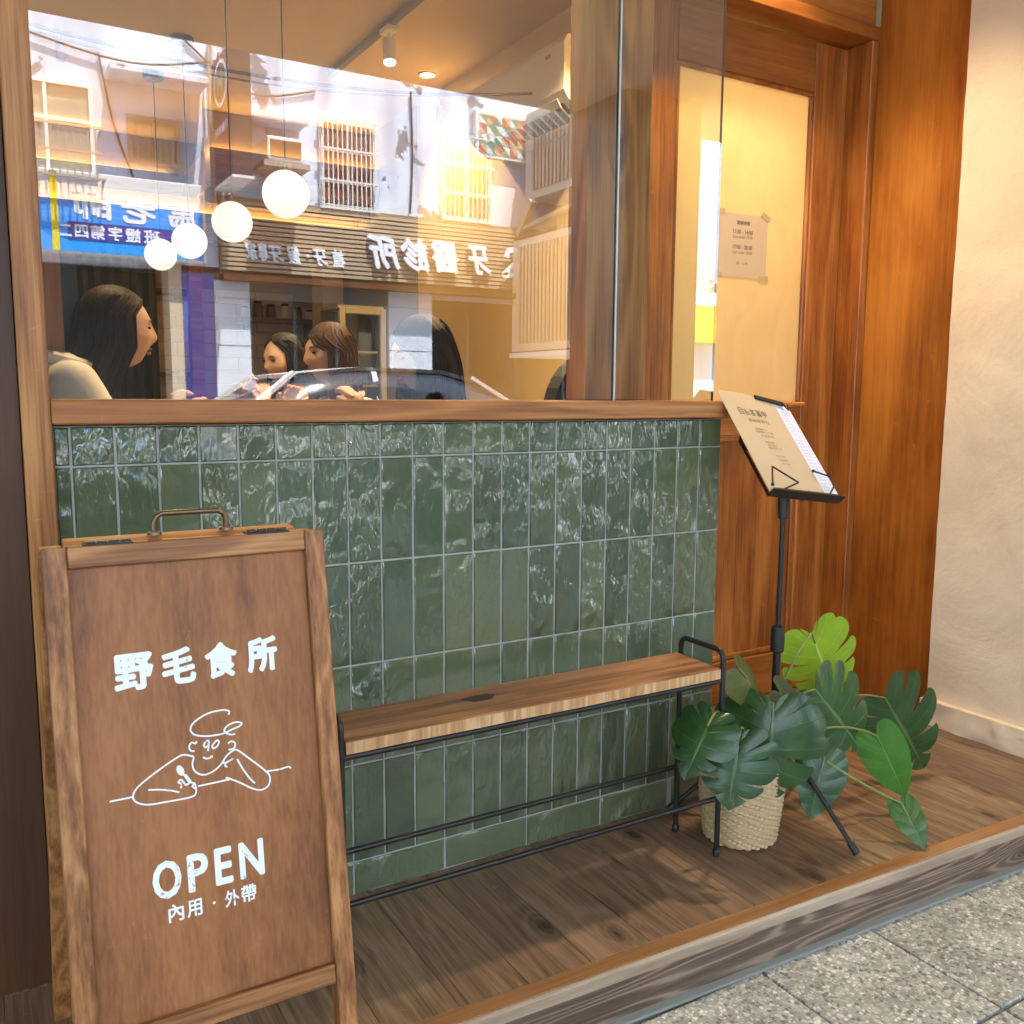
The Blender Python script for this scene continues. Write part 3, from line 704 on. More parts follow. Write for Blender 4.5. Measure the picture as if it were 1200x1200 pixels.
mb.add(vs, [tuple(range(20))]); mb.build('knot', flat('dark_knot', (.035, .014, .007), .5, var=.3), seat)
def arc(c, a0, a1, r, ax, ay, n=6): return [Vector(c) + Vector(ax) * r * math.cos(a0 + (a1 - a0) * i / n) + Vector(ay) * r * math.sin(a0 + (a1 - a0) * i / n) for i in range(n + 1)]
for x in (.364, 1.224):
    pts = [Vector((x, -.112, .004))] + arc((x, -.132, .445), 0, pi / 2, .02, (0, 1, 0), (0, 0, 1)) + arc((x, -.228, .445), pi / 2, pi, .02, (0, 1, 0), (0, 0, 1)) + [Vector((x, -.248, .004))]
    MB().tube(pts, .0062, 12).build('side_frame', BLACK, BN, smooth=True)
    for y in (-.112, -.248): MB().lathe([(.0075, 0.0006), (.0085, .012), (.006, .016)], (x, y, 0), 14).build('foot', BLACKP, BN, smooth=True)
for nm, y, z in (('seat_rail', -.246, .3985), ('seat_rail', -.114, .3985), ('lower_rail', -.244, .132), ('rear_brace', -.114, .158)):
    MB().tube([(.366, y, z), (1.222, y, z)], .0055, 12).build(nm, BLACK, BN, smooth=True)
MB().tube([(1.222, -.114, .158), (1.234, -.114, .158)], .0075, 6).build('bolt', STEEL, BN)

# ================================================================== MENU STAND
MS = thing('menu_stand', 'black folding music stand holding menu sheets beside the bench', 'stand', (1.475, -.165, 0))
px_, py_ = 1.475, -.165
MB().tube([(px_, py_, .12), (px_, py_, .44)], .0095, 16).build('lower_pole', BLACK, MS, smooth=True)
MB().tube([(px_, py_, .40), (px_, py_, .76)], .0062, 16).build('upper_pole', BLACK, MS, smooth=True)
MB().lathe([(.010, .405), (.0155, .41), (.0165, .44), (.0145, .468), (.008, .472)], (px_, py_, 0), 16).build('clamp_collar', BLACKP, MS, smooth=True)
MB().lathe([(.009, .725), (.012, .728), (.013, .765), (.013, .778), (.0005, .779)], (px_, py_, 0), 16).build('head_collar', BLACKP, MS, smooth=True)
ft = [(1.486, -.408), (1.28, -.03), (1.70, -.045)]
for fx, fy in ft:
    hub = Vector((px_, py_, .235)); p1 = Vector((fx, fy, .012))
    MB().tube([hub, p1], .0055, 10).build('tripod_leg', BLACK, MS, smooth=True)
    mid = hub.lerp(p1, .5); MB().bar((px_, py_, .125), mid, .008, .003).build('leg_strut', BLACK, MS)
    dd = (p1 - hub).normalized(); MB().tube([p1 - dd * .022, p1 + dd * .004], .0085, 10).build('rubber_foot', BLACKP, MS, smooth=True)
DL = Vector((1.375, -.218, .794)); DR = Vector((1.598, -.227, .766)); DT = Vector((1.411, .004, 1.016))
DX = (DR - DL); DW = DX.length; DX.normalize(); DYv = (DT - DL); DH = DYv.length; DYv.normalize(); DN = DX.cross(DYv).normalized()
if DN.y > 0: DN = -DN
DYv = (DYv - DX * DYv.dot(DX)).normalized()
DF = (DL, DX, DYv, DN)
def D3(u, v, d=0): return DL + DX * u + DYv * v + DN * d
mb = MB()
mb.tube([D3(-.01, -.004, .002), D3(.215, -.004, .002)], .0022, 8); mb.prism([(-.01, -.006), (.215, -.006), (.212, -.001), (-.007, -.001)], DF, -.004, .022)
mb.build('tray', BLACK, MS)
mb = MB()
for a, b in (((.10, -.004), (.0, .16)), ((.10, -.004), (.2, .16)), ((.0, .16), (.10, .30)), ((.2, .16), (.10, .30)), ((.10, 0), (.10, .305)), ((.02, .30), (.18, .30)), ((0, 0), (0, .16)), ((.2, 0), (.2, .16))): mb.bar(D3(*a, -.006), D3(*b, -.006), .009, .002, DN)
mb.build('desk_frame', BLACK, MS)
MB().bar((px_, py_, .77), D3(.10, .05, -.008), .012, .01).build('desk_bracket', BLACKP, MS)
for pts in ([D3(.02, -.003, .02), D3(.075, .018, .026), D3(.012, .055, .03), D3(-.045, -.02, .05)], [D3(.165, -.003, .02), D3(.19, .02, .024), D3(.205, .055, .02), D3(.168, .075, .012)]):
    m2 = MB(); m2.tube([pts[0], pts[0].lerp(pts[1], .9), pts[1], pts[1].lerp(pts[2], .1), pts[2], pts[3]], .0022, 8); m2.ell(pts[3], .004, .004, .004, 8, 6); m2.build('page_clip', BLACK, MS, smooth=True)
# sheets and clip
def sheet(name, u0, u1, v0, v1, d, mat, label, curl=.004):
    mb = MB(); n = 10; vs = []
    for i in range(n + 1):
        for j in range(n + 1):
            a, b = i / n, j / n; vs.append(D3(u0 + (u1 - u0) * a, v0 + (v1 - v0) * b, d + curl * math.sin(pi * a) * .4 + curl * b * b * (1 if a < .5 else .6)))
    fs = [(i * (n + 1) + j, i * (n + 1) + j + 1, (i + 1) * (n + 1) + j + 1, (i + 1) * (n + 1) + j) for i in range(n) for j in range(n)]
    k = len(vs); mb.add(vs + [v - DN * .0006 for v in vs], fs + [tuple(k + q for q in f[::-1]) for f in fs])
    o = tag(mb.build(name, mat, None, fix=False), label, 'paper'); return o
sheet('menu_page', .03, .226, .002, .302, .000, PAPERW, 'white printed menu page clipped behind the beige sheet on the stand')
ps = sheet('menu_sheet', -.002, .176, .001, .318, .0035, PAPERB, 'beige menu cover sheet with brown lettering on the black stand', .003)
mb = MB(); fr2 = (DL, DX, DYv, DN)
[put(mb, ch_, fr2, .034 + .0185 * q_, .050 + .0185 * q_, .243, .266, .0065, .03) for q_, ch_ in enumerate('目前客滿中')]; [put(mb, ch_, fr2, .052 + .0135 * q_, .0635 + .0135 * q_, .221, .233, .0065) for q_, ch_ in enumerate('請稍候帶位')]
for a, b, v in ((.058, .095, .196), (.055, .110, .187), (.066, .106, .175), (.068, .098, .155), (.072, .098, .146), (.066, .110, .137), (.078, .108, .113), (.08, .112, .101), (.086, .110, .090)):
    n = max(4, int((b - a) / .006)); put(mb, random.choice(['候位時請勿離開門口', '用餐時間九十分鐘', '每人低消一份主餐'])[:n], fr2, a, b, v, v + .006, .0063)
tag(mb.build('lettering', INK, ps), kind='stuff')
mb = MB()
for k in range(26): put(mb, random.choice(['雞腿飯', '豬排飯', '鮭魚飯', '牛丼飯']) + ' ' + str(random.choice((130, 150, 180))), fr2, .184, .218, .012 + k * .0105, .017 + k * .0105, .0042)
tag(mb.build('lettering', INKL, bpy.data.objects['menu_page']), kind='stuff')
cl = thing('binder_clip', 'small black clip at the top edge of the menu sheets', 'clip', D3(.16, .305, .004))
mb = MB(); mb.bar(D3(.115, .312, .008), D3(.205, .303, .008), .01, .006, DN); mb.build('jaw', BLACKP, cl)
MB().tube([D3(.198, .300, .012), D3(.204, .275, .014), D3(.212, .295, .012)], .0018, 6).build('wire', BLACK, cl)

# ================================================================== BASKET + MONSTERA
bc = Vector((1.340, -.200, 0))
def weave(i, j): return .0022 * math.cos(pi * i) * (1 if (j // 2) % 2 else -1) * (.6 + .4 * math.cos(j * pi / 1.0)) + .0014 * math.sin(j * 1.3 + i * 2.1)
rows = 46; prof = [(.074, .0008)] + [(.082 + .016 * math.sin(min(1, (z_ / .19)) * pi / 2) - .003 * (z_ / .19) ** 4, z_) for z_ in [.004 + .186 * i / rows for i in range(rows + 1)]]
BK = thing('woven_basket', 'round straw woven basket planter on the wooden platform', 'basket', bc)
mb = MB(); mb.lathe(prof, bc, 96, lambda i, j: weave(i, j) if i > 0 else 0)
inner = [(.091, .190), (.088, .17), (.086, .10)]; mb.lathe(inner, bc, 48); mb.add([bc + Vector((.074 * math.cos(2 * pi * i / 48), .074 * math.sin(2 * pi * i / 48), .0008)) for i in range(48)], [tuple(range(48))])
STRAW = flat('woven_seagrass', (.50, .37, .205), .75, bmp=.35, scale=160, var=.3)
mb.build('body', STRAW, BK, smooth=True)
mb = MB(); mb.tube([bc + Vector((.094 * math.cos(a), .094 * math.sin(a), .190 + .0015 * math.sin(20 * a))) for a in [2 * pi * i / 64 for i in range(64)]], .0048, 8, closed=True); mb.build('rim', STRAW, BK, smooth=True)
MB().lathe([(.0005, .165), (.04, .168), (.0865, .163)], bc, 32, lambda i, j: .0).build('soil', flat('potting_soil', (.03, .02, .012), .95, bmp=.9, scale=150, var=.4), BK)
ha = -2.6
for ha in (2.35, -.5):
    c = bc + Vector((.100 * math.cos(ha), .100 * math.sin(ha), .165)); t = Vector((-math.sin(ha), math.cos(ha), 0)); o_ = Vector((math.cos(ha), math.sin(ha), 0))
    MB().tube([c - t * .03 - o_ * .006, c - t * .026 + Vector((0, 0, .03)) + o_ * .006, c + Vector((0, 0, .043)) + o_ * .01, c + t * .026 + Vector((0, 0, .03)) + o_ * .006, c + t * .03 - o_ * .006], .0055, 8).build('handle', STRAW, BK, smooth=True)

def leaf_mat(name, c0, c1, vein, rough=.32, trans=.25):
    m, nt, b = newmat(name)
    uv = nd(nt, 'ShaderNodeUVMap').outputs[0]; sx = nd(nt, 'ShaderNodeSeparateXYZ', {0: uv})
    v, oi = coords(nt)
    n = noi(nt, v, 18, 4, .55); n2 = noi(nt, v, 90, 2)
    col = ramp(nt, n, [(.3, c0), (.7, c1)])
    lat = mth(nt, 'ABSOLUTE', mth(nt, 'SUBTRACT', sx.outputs[0], .5))
    wv = mth(nt, 'MULTIPLY_ADD', sx.outputs[1], -.035, .05)
    a = ramp(nt, mth(nt, 'DIVIDE', lat, wv), [(.25, .6), (1, 0)])
    bb = ramp(nt, sx.outputs[1], [(.02, 1), (.05, 0)])
    vm = mth(nt, 'MAXIMUM', mth(nt, 'MULTIPLY', a, .7), bb)
    col = mixc(nt, mth(nt, 'MULTIPLY', vm, .8), col, vein)
    col = nd(nt, 'ShaderNodeHueSaturation', {'Color': col, 'Value': mth(nt, 'MULTIPLY_ADD', oi, .5, .75), 'Hue': mth(nt, 'MULTIPLY_ADD', oi, -.03, .51)}).outputs[0]
    setin(nt, b.inputs['Base Color'], col); b.inputs['Roughness'].default_value = rough; b.inputs['Specular IOR Level'].default_value = .5
    # thin leaf: part of the light passes
    tr = nd(nt, 'ShaderNodeBsdfTranslucent', {0: mixc(nt, .5, col, vein)})
    mx = nd(nt, 'ShaderNodeMixShader', {0: trans, 1: b.outputs[0], 2: tr.outputs[0]})
    nt.links.new(mx.outputs[0], nt.nodes['Material Output'].inputs[0])
    bump(nt, b, mth(nt, 'MULTIPLY_ADD', vm, -.6, mth(nt, 'MULTIPLY', n2, .3)), .35, .004)
    return m
LF_D = leaf_mat('dark_monstera_leaf', (.018, .062, .017), (.034, .104, .028), (.12, .21, .06), .27, .14)
LF_M = leaf_mat('mid_green_leaf', (.03, .10, .02), (.05, .15, .028), (.12, .26, .05), .32, .25)
LF_B = leaf_mat('bright_green_leaf', (.06, .23, .024), (.10, .32, .036), (.22, .46, .09), .34, .3)
LF_L = leaf_mat('lime_young_leaf', (.14, .36, .018), (.21, .47, .028), (.42, .66, .16), .34, .35)
LF_O = leaf_mat('olive_leaf_underside', (.09, .12, .025), (.14, .16, .04), (.28, .25, .09), .5, .3)
STEM = flat('olive_petiole', (.16, .21, .05), .45, bmp=.1, var=.2)
MP = thing('monstera_plant', 'monstera with dark split leaves and bright young leaves growing in the straw basket', 'plant', (bc.x, bc.y, .165))
OUT = [(0, .012), (-.10, .09), (-.17, .22), (-.12, .38), (.06, .50), (.32, .54), (.58, .45), (.80, .27), (.93, .11), (1.0, 0)]
OUTH = [(0, .012), (-.12, .08), (-.17, .20), (-.12, .33), (.05, .42), (.30, .43), (.55, .35), (.77, .21), (.92, .08), (1.0, 0)]
def cat(P, t):
    n = len(P) - 1; q = min(t * n, n - 1e-6); i = int(q); t = q - i
    p0 = Vector(P[max(i - 1, 0)]); p1 = Vector(P[i]); p2 = Vector(P[i + 1]); p3 = Vector(P[min(i + 2, n)])
    return .5 * (2 * p1 + (p2 - p0) * t + (2 * p0 - 5 * p1 + 4 * p2 - p3) * t * t + (3 * p1 - p0 - 3 * p2 + p3) * t ** 3)
def leaf(base, tip, nrm, wid, mat, split=True, droop=.2, fold=.15, edge_droop=.3, seed=0, stem_from=None, twist=0., stem_bow=.05):
    base, tip = Vector(base), Vector(tip); X = tip - base; L = X.length; X.normalize()
    N = Vector(nrm); N = (N - X * N.dot(X)).normalized(); Y = N.cross(X)
    rnd = random.Random(seed)
    outl = OUT if split else OUTH
    nl = 6
    cuts = [0] + [(k + rnd.uniform(-.2, .2)) / nl * .96 + .02 for k in range(1, nl)] + [1]
    gaps = [0 if rnd.random() < .12 else rnd.uniform(.14, .36) for _ in range(nl + 1)]
    nt_s, nr = 6, 9
    mb = MB(); uvs = []
    for side in (1, -1):
        for k in range(nl):
            t0, t1 = cuts[k], cuts[k + 1]; tc = (t0 + t1) / 2
            r0 = rnd.uniform(.24, .46); gap = gaps[k] if (split and 0 < k) else .0
            gapr = gaps[k + 1] if (split and k < nl - 1) else 0
            if not split: gap = gapr = 0
            idx = len(mb.v); ln = 1 - rnd.uniform(0, .05) * (1 if split else 0)
            for i in range(nt_s + 1):
                for j in range(nr + 1):
                    a, r = i / nt_s, j / nr
                    g = max(0, (r - r0) / (1 - r0)) ** .8
                    lo = gap * g * .5; hi = 1 - gapr * g * .5
                    tt = t0 + (t1 - t0) * (lo + (hi - lo) * a)
                    e = cat(outl, tt)
                    m_ = Vector((tt ** 1.25 * .97, 0))
                    rr = r * (ln if split else 1)
                    if split: rr *= 1 - .10 * (abs(2 * a - 1) ** 3) * (r ** 3) * (1 if 0 < k < nl else 0)
                    p = m_.lerp(e, rr); p.x += (.05 * r * (1 - r) * 2)
                    u, v = p.x, p.y * wid / .54
                    z = -droop * u * u + fold * abs(v) - edge_droop * v * v * 1.6 + .012 * math.sin(a * pi) * r - .01
                    z += .012 * math.sin(5 * u + seed) * abs(v) * 3
                    vv = side * v
                    q = base + (X * u + Y * (vv * math.cos(twist * u) - z * math.sin(twist * u)) + N * (z * math.cos(twist * u) + vv * math.sin(twist * u))) * L
                    mb.v.append(q); uvs.append((a, r))
            for i in range(nt_s):
                for j in range(nr):
                    A = idx + i * (nr + 1) + j; fc = [A, A + 1, A + nr + 2, A + nr + 1]
                    mb.f.append(fc if side > 0 else fc[::-1]); mb.mi.append(0)
    o = mb.build('leaf', mat, MP, org=base, fix=False)
    me = o.data; me.polygons.foreach_set('use_smooth', [True] * len(me.polygons))
    ul = me.uv_layers.new(name='UVMap')
    for lp in me.loops: ul.data[lp.index].uv = uvs[lp.vertex_index]
    # petiole
    if stem_from is not None:
        s0 = Vector(stem_from); mid = (s0 + base) / 2 + Vector((0, 0, stem_bow * 1.0))
        pts = [(s0 * (1 - t) ** 2 + mid * 2 * t * (1 - t) + base * t * t) for t in [i / 8 for i in range(9)]]
        pts.append(base + X * .03 - N * .001)
        s = MB(); s.tube(pts, [.0038 - .0016 * i / 9 for i in range(10)], 8); s.build('petiole', STEM, MP, smooth=True)
    return o
VC = Vector((-.68, -.72, .12))         # direction from plant to viewer
so_ = bc + Vector((0, 0, .17))
def S0(a, r=.03): return so_ + Vector((r * math.cos(a), r * math.sin(a), 0))
def lf(b, t, nrm, wid, mat, **k):
    leaf(b, t, VC + Vector(nrm), wid, mat, **k)
lf((1.6305, -0.13, 0.4241), (1.7169, -0.15, 0.24), (0, 0, .5), .52, LF_L, seed=1, droop=.05, fold=.12, stem_from=S0(.5), stem_bow=.04)
lf((1.571, -0.2, 0.3094), (1.6832, -0.27, 0.1577), (.3, 0, .35), .60, LF_D, seed=2, droop=.1, fold=.1, edge_droop=.2, stem_from=S0(0), stem_bow=.08)
lf((1.8867, -0.16, 0.2235), (2.0179, -0.22, 0.0142), (.25, 0, .2), .55, LF_D, seed=3, droop=.12, fold=.12, edge_droop=.25, stem_from=S0(.2), stem_bow=.12)
lf((1.7147, -0.27, 0.1904), (1.7734, -0.33, 0.0353), (.1, 0, .2), .42, LF_B, split=False, seed=4, droop=.12, fold=.1, edge_droop=.2, stem_from=S0(-.6), stem_bow=.1)
lf((1.6425, -0.4, 0.0872), (1.6345, -0.476, 0.010), (.05, 0, .35), .40, LF_M, split=False, seed=5, droop=.1, fold=.15, stem_from=(1.521, -0.285, 0.1706), stem_bow=-.01)
lf((1.5203, -0.28, 0.1813), (1.4616, -0.3, 0.0457), (.1, 0, .1), .50, LF_M if False else LF_D, split=False, seed=6, droop=.08, fold=.1, stem_from=S0(-.9), stem_bow=.09)
lf((1.3673, -0.26, 0.3283), (1.2915, -0.335, 0.1536), (-.1, -.2, .75), .66, LF_D, seed=7, droop=.42, fold=.05, edge_droop=.62, stem_from=S0(-1.5), stem_bow=.1)
lf((1.2216, -0.305, 0.2958), (1.1583, -0.345, 0.1639), (-.2, -.1, .35), .60, LF_D, seed=8, droop=.2, fold=.08, edge_droop=.4, stem_from=S0(-2), stem_bow=.1)
lf((1.1754, -0.275, 0.3395), (1.0637, -0.315, 0.2609), (-.3, 0, .5), .52, LF_D, seed=9, droop=.35, fold=.05, edge_droop=.4, stem_from=S0(2.8), stem_bow=.1)
lf((1.3189, -0.2, 0.398), (1.3944, -0.24, 0.3136), (.2, -.2, 1.1), .55, LF_O, split=False, seed=11, droop=.5, fold=-.1, edge_droop=.5, stem_from=S0(1.6), stem_bow=.06)
lf((1.4309, -0.22, 0.3298), (1.5471, -0.26, 0.2105), (.4, -.1, .9), .36, LF_O, split=False, seed=12, droop=.4, edge_droop=.4, stem_from=S0(.9), stem_bow=.05)

# ================================================================== CAFE INTERIOR
RW = 2.40                                   # inner face of the right wall
tag(MB().box(-2.6, 2.4, .14, 5.8, -.02, 0).build('interior_floor', flat('cafe_floor', (.16, .13, .10), .5)), kind='structure')
tag(MB().box(-2.6, 2.44, .145, 5.8, 2.80, 2.84).build('interior_ceiling', CEIL), kind='structure')
o = MB().box(RW, RW + .12, .60, 3.83, 0, 2.80).build('interior_wall', INTWALL); tag(o, 'cream side wall of the cafe behind the air conditioner', 'wall')
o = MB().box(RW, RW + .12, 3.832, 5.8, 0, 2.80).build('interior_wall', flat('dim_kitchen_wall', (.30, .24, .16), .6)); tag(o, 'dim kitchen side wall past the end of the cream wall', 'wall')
o = MB().box(-2.72, -2.6, .14, 5.8, 0, 2.80).build('interior_wall', INTWALL); tag(o, 'left side wall inside the cafe', 'wall')
bw = thing('kitchen_back_wall', 'back wall of the cafe kitchen with white brick tiles', 'wall', (0, 5.75, 0))
MB().box(-2.6, 2.40, 5.70, 5.80, 0, 2.80).build('surface', flat('back_wall_paint', (.50, .40, .25), .6), bw)
BRK = flat('white_brick_tile', (.66, .60, .50), .3, bmp=.03, var=.1)
bm_ = MB().box(-.148, .148, -.006, .006, -.048, .048, .003).mesh('brick', BRK)
for j in range(8):
    for i in range(9):
        x = .05 + .302 * i + (.151 if j % 2 else 0)
        if x > 2.3: continue
        inst('brick', bm_, bw, (x, 5.694, 1.02 + .102 * j))
# stepped cove ledges with hidden warm strips
def ledge(name, x0, x1, y0, y1, z0, z1, label, led):
    t = thing(name, label, 'ledge', ((x0 + x1) / 2, y0, z0))
    MB().box(x0, x1, y0, y0 + .03, z0, z1, .003).build('face', W_INT, t)
    MB().box(x0, x1, y0 + .03, y1, z0, z0 + .03).build('underside', W_INT, t)
    MB().box(led[0], led[1], y1 - .03, y1 - .012, z1 - .012, z1 + .007).build('led_strip', LED, t)
    return t
CW = flat('cove_wall', (.34, .235, .12), .7)
ledge('cove_ledge', 1.27, 2.398, 4.46, 4.625, 2.30, 2.53, 'upper cove ledge glowing warm at the right rear of the cafe', (1.3, 2.38))
ledge('cove_ledge', -2.6, 1.268, 5.34, 5.505, 2.28, 2.53, 'upper cove ledge glowing warm at the left rear of the cafe', (-2.5, 1.2))
MB().box(-2.6, 1.40, 5.51, 5.56, 2.31, 2.795).build('backing', CW, bw); MB().box(1.27, 2.398, 4.63, 4.68, 2.22, 2.795).build('backing', CW, bw); MB().box(1.27, 1.30, 4.685, 5.33, 2.30, 2.53).build('return_face', W_INT, bw)
ledge('cove_ledge', -2.6, 2.398, 4.72, 4.865, 1.98, 2.17, 'lower cove ledge running across the rear of the cafe', (-2.5, 2.38))
MB().box(-2.6, 2.398, 4.87, 4.90, 2.0, 2.29).build('backing', CW, bw)
# kitchen shelf, cabinet, column
sh = thing('kitchen_shelf', 'wooden shelf with jars over the white brick tiles', 'shelf', (1.9, 5.55, 1.55))
MB().box(1.69, 2.33, 5.45, 5.69, 1.545, 1.575, .003).build('board', W_INT, sh)
for x in (1.76, 2.24): MB().box(x, x + .02, 5.50, 5.69, 1.44, 1.544).build('bracket', BLACK, sh)
for k, x in enumerate((1.75, 1.85, 1.95, 2.06, 2.16, 2.26)):
    j = thing('storage_jar', ['short white jar at the left end of the kitchen shelf', 'glass jar second from left on the kitchen shelf', 'brown jar third from left on the kitchen shelf', 'white jar third from right on the kitchen shelf', 'brown jar second from right on the kitchen shelf', 'short white jar at the right end of the kitchen shelf'][k], 'jar', (x, 5.58, 1.576), 'jars on the kitchen shelf')
    hgt = (.09, .13, .11, .12, .10, .08)[k]
    MB().lathe([(.0005, 1.576), (.034, 1.577), (.036, 1.59), (.036, 1.576 + hgt * .75), (.026, 1.576 + hgt * .85)], (x, 5.58, 0), 16).build('body', (WHITE, BRASS, W_INT, WHITE, W_INT, WHITE)[k], j, smooth=True)
    MB().lathe([(.029, 1.576 + hgt * .85), (.029, 1.576 + hgt), (.0005, 1.577 + hgt)], (x, 5.58, 0), 16).build('lid', BLACKP, j, smooth=True)
o = MB().box(2.17, 2.33, 5.0, 5.25, 0, 1.97, .004).build('kitchen_column', flat('cream_column', (.70, .62, .48), .5)); tag(o, 'cream column beside the kitchen shelf', 'column')
cb = thing('glass_cabinet', 'tall cream framed glass cabinet at the rear right of the cafe', 'cabinet', (2.23, 4.5, 0))
CF = flat('cream_cabinet_paint', (.62, .55, .40), .4)
for x in (2.06, 2.355): MB().box(x, x + .04, 4.35, 4.39, 0, 1.58, .003).build('stile', CF, cb)
for z in (.02, .80, 1.54): MB().box(2.101, 2.354, 4.35, 4.39, z, z + .04, .003).build('rail', CF, cb)
MB().box(2.06, 2.395, 4.72, 4.74, 0, 1.58).build('back_panel', flat('cabinet_back', (.22, .19, .13), .6), cb)
MB().box(2.06, 2.395, 4.391, 4.719, 1.581, 1.60).build('top', CF, cb)
MB().box(2.102, 2.353, 4.368, 4.372, .062, 1.538).build('pane', PLAINGLASS, cb)
for z in (1.05, 1.28): MB().box(2.105, 2.35, 4.40, 4.71, z, z + .015).build('shelf', CF, cb)
# dark curtain, wooden post, booth divider on the left
CUR = flat('dark_curtain', (.05, .05, .042), .85, var=.4)
mb = MB(); n = 60
for i in range(n + 1):
    x = .0 + .93 * i / n; y = 4.55 + .02 * math.sin(i * 1.3) + .01 * math.sin(i * .5)
    mb.v += [Vector((x, y, .05)), Vector((x, y, 1.95)), Vector((x, y + .012, 1.95)), Vector((x, y + .012, .05))]
for i in range(n):
    for j in range(4): mb.f.append([i * 4 + j, (i + 1) * 4 + j, (i + 1) * 4 + (j + 1) % 4, i * 4 + (j + 1) % 4]); mb.mi.append(0)
o = mb.build('kitchen_curtain', CUR, smooth=True); tag(o, 'dark pleated curtain hanging behind the woman in white', 'curtain')
o = MB().box(1.12, 1.20, 4.50, 4.58, 0, 1.97, .003).build('kitchen_post', W_INT); tag(o, 'slim brown post right of the dark curtain', 'post')
for z, lab in ((1.72, 'upper wooden wall shelf between curtain and kitchen post'), (1.12, 'lower wooden wall shelf between curtain and kitchen post')):
    o = MB().box(1.0, 1.40, 5.46, 5.687, z, z + .03, .003).build('wall_shelf', W_INT); tag(o, lab, 'shelf', 'shelves beside the kitchen post')
bd = thing('booth_divider', 'wooden booth divider with a rounded top at the left of the window', 'divider', (.03, 1.3, 0))
def rtop(x0, x1, z1, r): return [(x0, 0), (x1, 0), (x1, z1 - r)] + [(x1 - r + r * math.cos(a), z1 - r + r * math.sin(a)) for a in [pi / 2 * i / 8 for i in range(1, 9)]] + [(x0, z1)]
fb = (Vector((0, 1.25, 0)), Vector((1, 0, 0)), Vector((0, 0, 1)), Vector((0, -1, 0)))
mb = MB(); mb.prism(rtop(-.5, .108, 1.455, .07), fb, -.05, 0); mb.build('panel', W_BOOTH, bd)
mb = MB(); mb.prism(rtop(-.5, .155, 1.47, .09), (Vector((0, 1.31, 0)), fb[1], fb[2], fb[3]), -.06, 0); mb.build('upholstery', flat('black_leather', (.02, .018, .016), .4, bmp=.2), bd)

# pendant lamps in a row going back
for k, (x, y, z) in enumerate(((.983, 1.99, 1.775), (.950, 2.70, 1.775), (.917, 3.46, 1.79), (.888, 4.12, 1.80))):
    t = thing('pendant_lamp', ['nearest and largest of the white globe pendants', 'second nearest white globe pendant lamp', 'third white globe pendant lamp from the front', 'farthest and smallest of the white globe pendants'][k], 'pendant lamp', (x, y, z), 'globe pendants over the tables')
    g = MB(); g.ell((x, y, z), .09, .09, .09, 28, 18); g.build('globe', GLOBE, t, smooth=True)
    MB().lathe([(.022, z + .088), (.024, z + .092), (.024, z + .115), (.008, z + .125)], (x, y, 0), 16).build('cap', BRASS, t, smooth=True)
    MB().tube([(x, y, z + .12), (x, y, 2.78)], .0028, 6).build('cord', BLACK, t)
    MB().lathe([(.058, 2.799), (.058, 2.775), (.052, 2.77), (.0005, 2.77)], (x, y, 0), 20).build('canopy', BLACK, t, smooth=True)
# ceiling track with a spotlight
tr = thing('track_light', 'ceiling track with a small white spotlight inside the cafe', 'track light', (1.74, 2.8, 2.79))
MB().box(1.72, 1.756, 1.2, 3.55, 2.772, 2.799, .002).build('rail', flat('bronze_rail', (.12, .085, .05), .5), tr)
for k, (x, y) in enumerate(((1.738, 2.72),)):
    m2 = MB(); m2.box(x - .03, x + .03, y - .05, y + .05, 2.745, 2.770, .004); m2.build('adapter', WHITE, tr)
    m2 = MB(); m2.tube([(x, y, 2.745), (x, y, 2.70)], .008, 8); m2.build('stem', WHITE, tr)
    p0, p1 = Vector((x, y, 2.71)), Vector((x - .01, y - .03, 2.60)); m2 = MB(); m2.tube([p0, p1], .032, 18); m2.build('lamp_body', WHITE, tr, smooth=True)
    d = (p1 - p0).normalized(); m2 = MB(); m2.tube([p1 + d * .001, p1 + d * .003], .027, 18); m2.build('lamp_face', LAMPFACE, tr)
spot('track_lamp', (1.727, 2.685, 2.585), (1.3, 1.6, 0), 9, 80, .5, (1, .72, .42))
for nm, loc, aim, e in (('added_lamp_wall', (2.22, 3.30, 2.76), (2.38, 3.1, 0), 20), ('added_lamp_tables', (.3, 1.7, 2.76), (.40, 1.25, 0), 20), ('added_lamp_rear', (.9, 3.6, 2.76), (.9, 3.6, 0), 2.5), ('added_lamp_door', (2.0, 1.35, 2.76), (2.0, 1.3, 0), 40)):  # added downlights with no known fixture; they brighten wall, tables, rear and door
    x, y, z = loc
    t = thing('recessed_downlight', {'added_lamp_wall': 'added downlight making the streak on the cream side wall', 'added_lamp_tables': 'added downlight brightening the tables near the window', 'added_lamp_rear': 'added downlight brightening the rear table', 'added_lamp_door': 'added downlight brightening the room just inside the cafe door'}[nm], 'downlight', (x, y, 2.797), 'added ceiling downlights inside')
    MB().lathe([(.055, 2.7995), (.055, 2.792), (.042, 2.792), (.040, 2.7985)], (x, y, 0), 24).build('trim_ring', WHITE, t, smooth=True)
    MB().lathe([(.0005, 2.798), (.039, 2.798)], (x, y, 0), 24).build('lamp_face', LAMPFACE, t)
    spot(nm, loc, aim, e, 110 if nm == 'added_lamp_wall' else 120, .6)
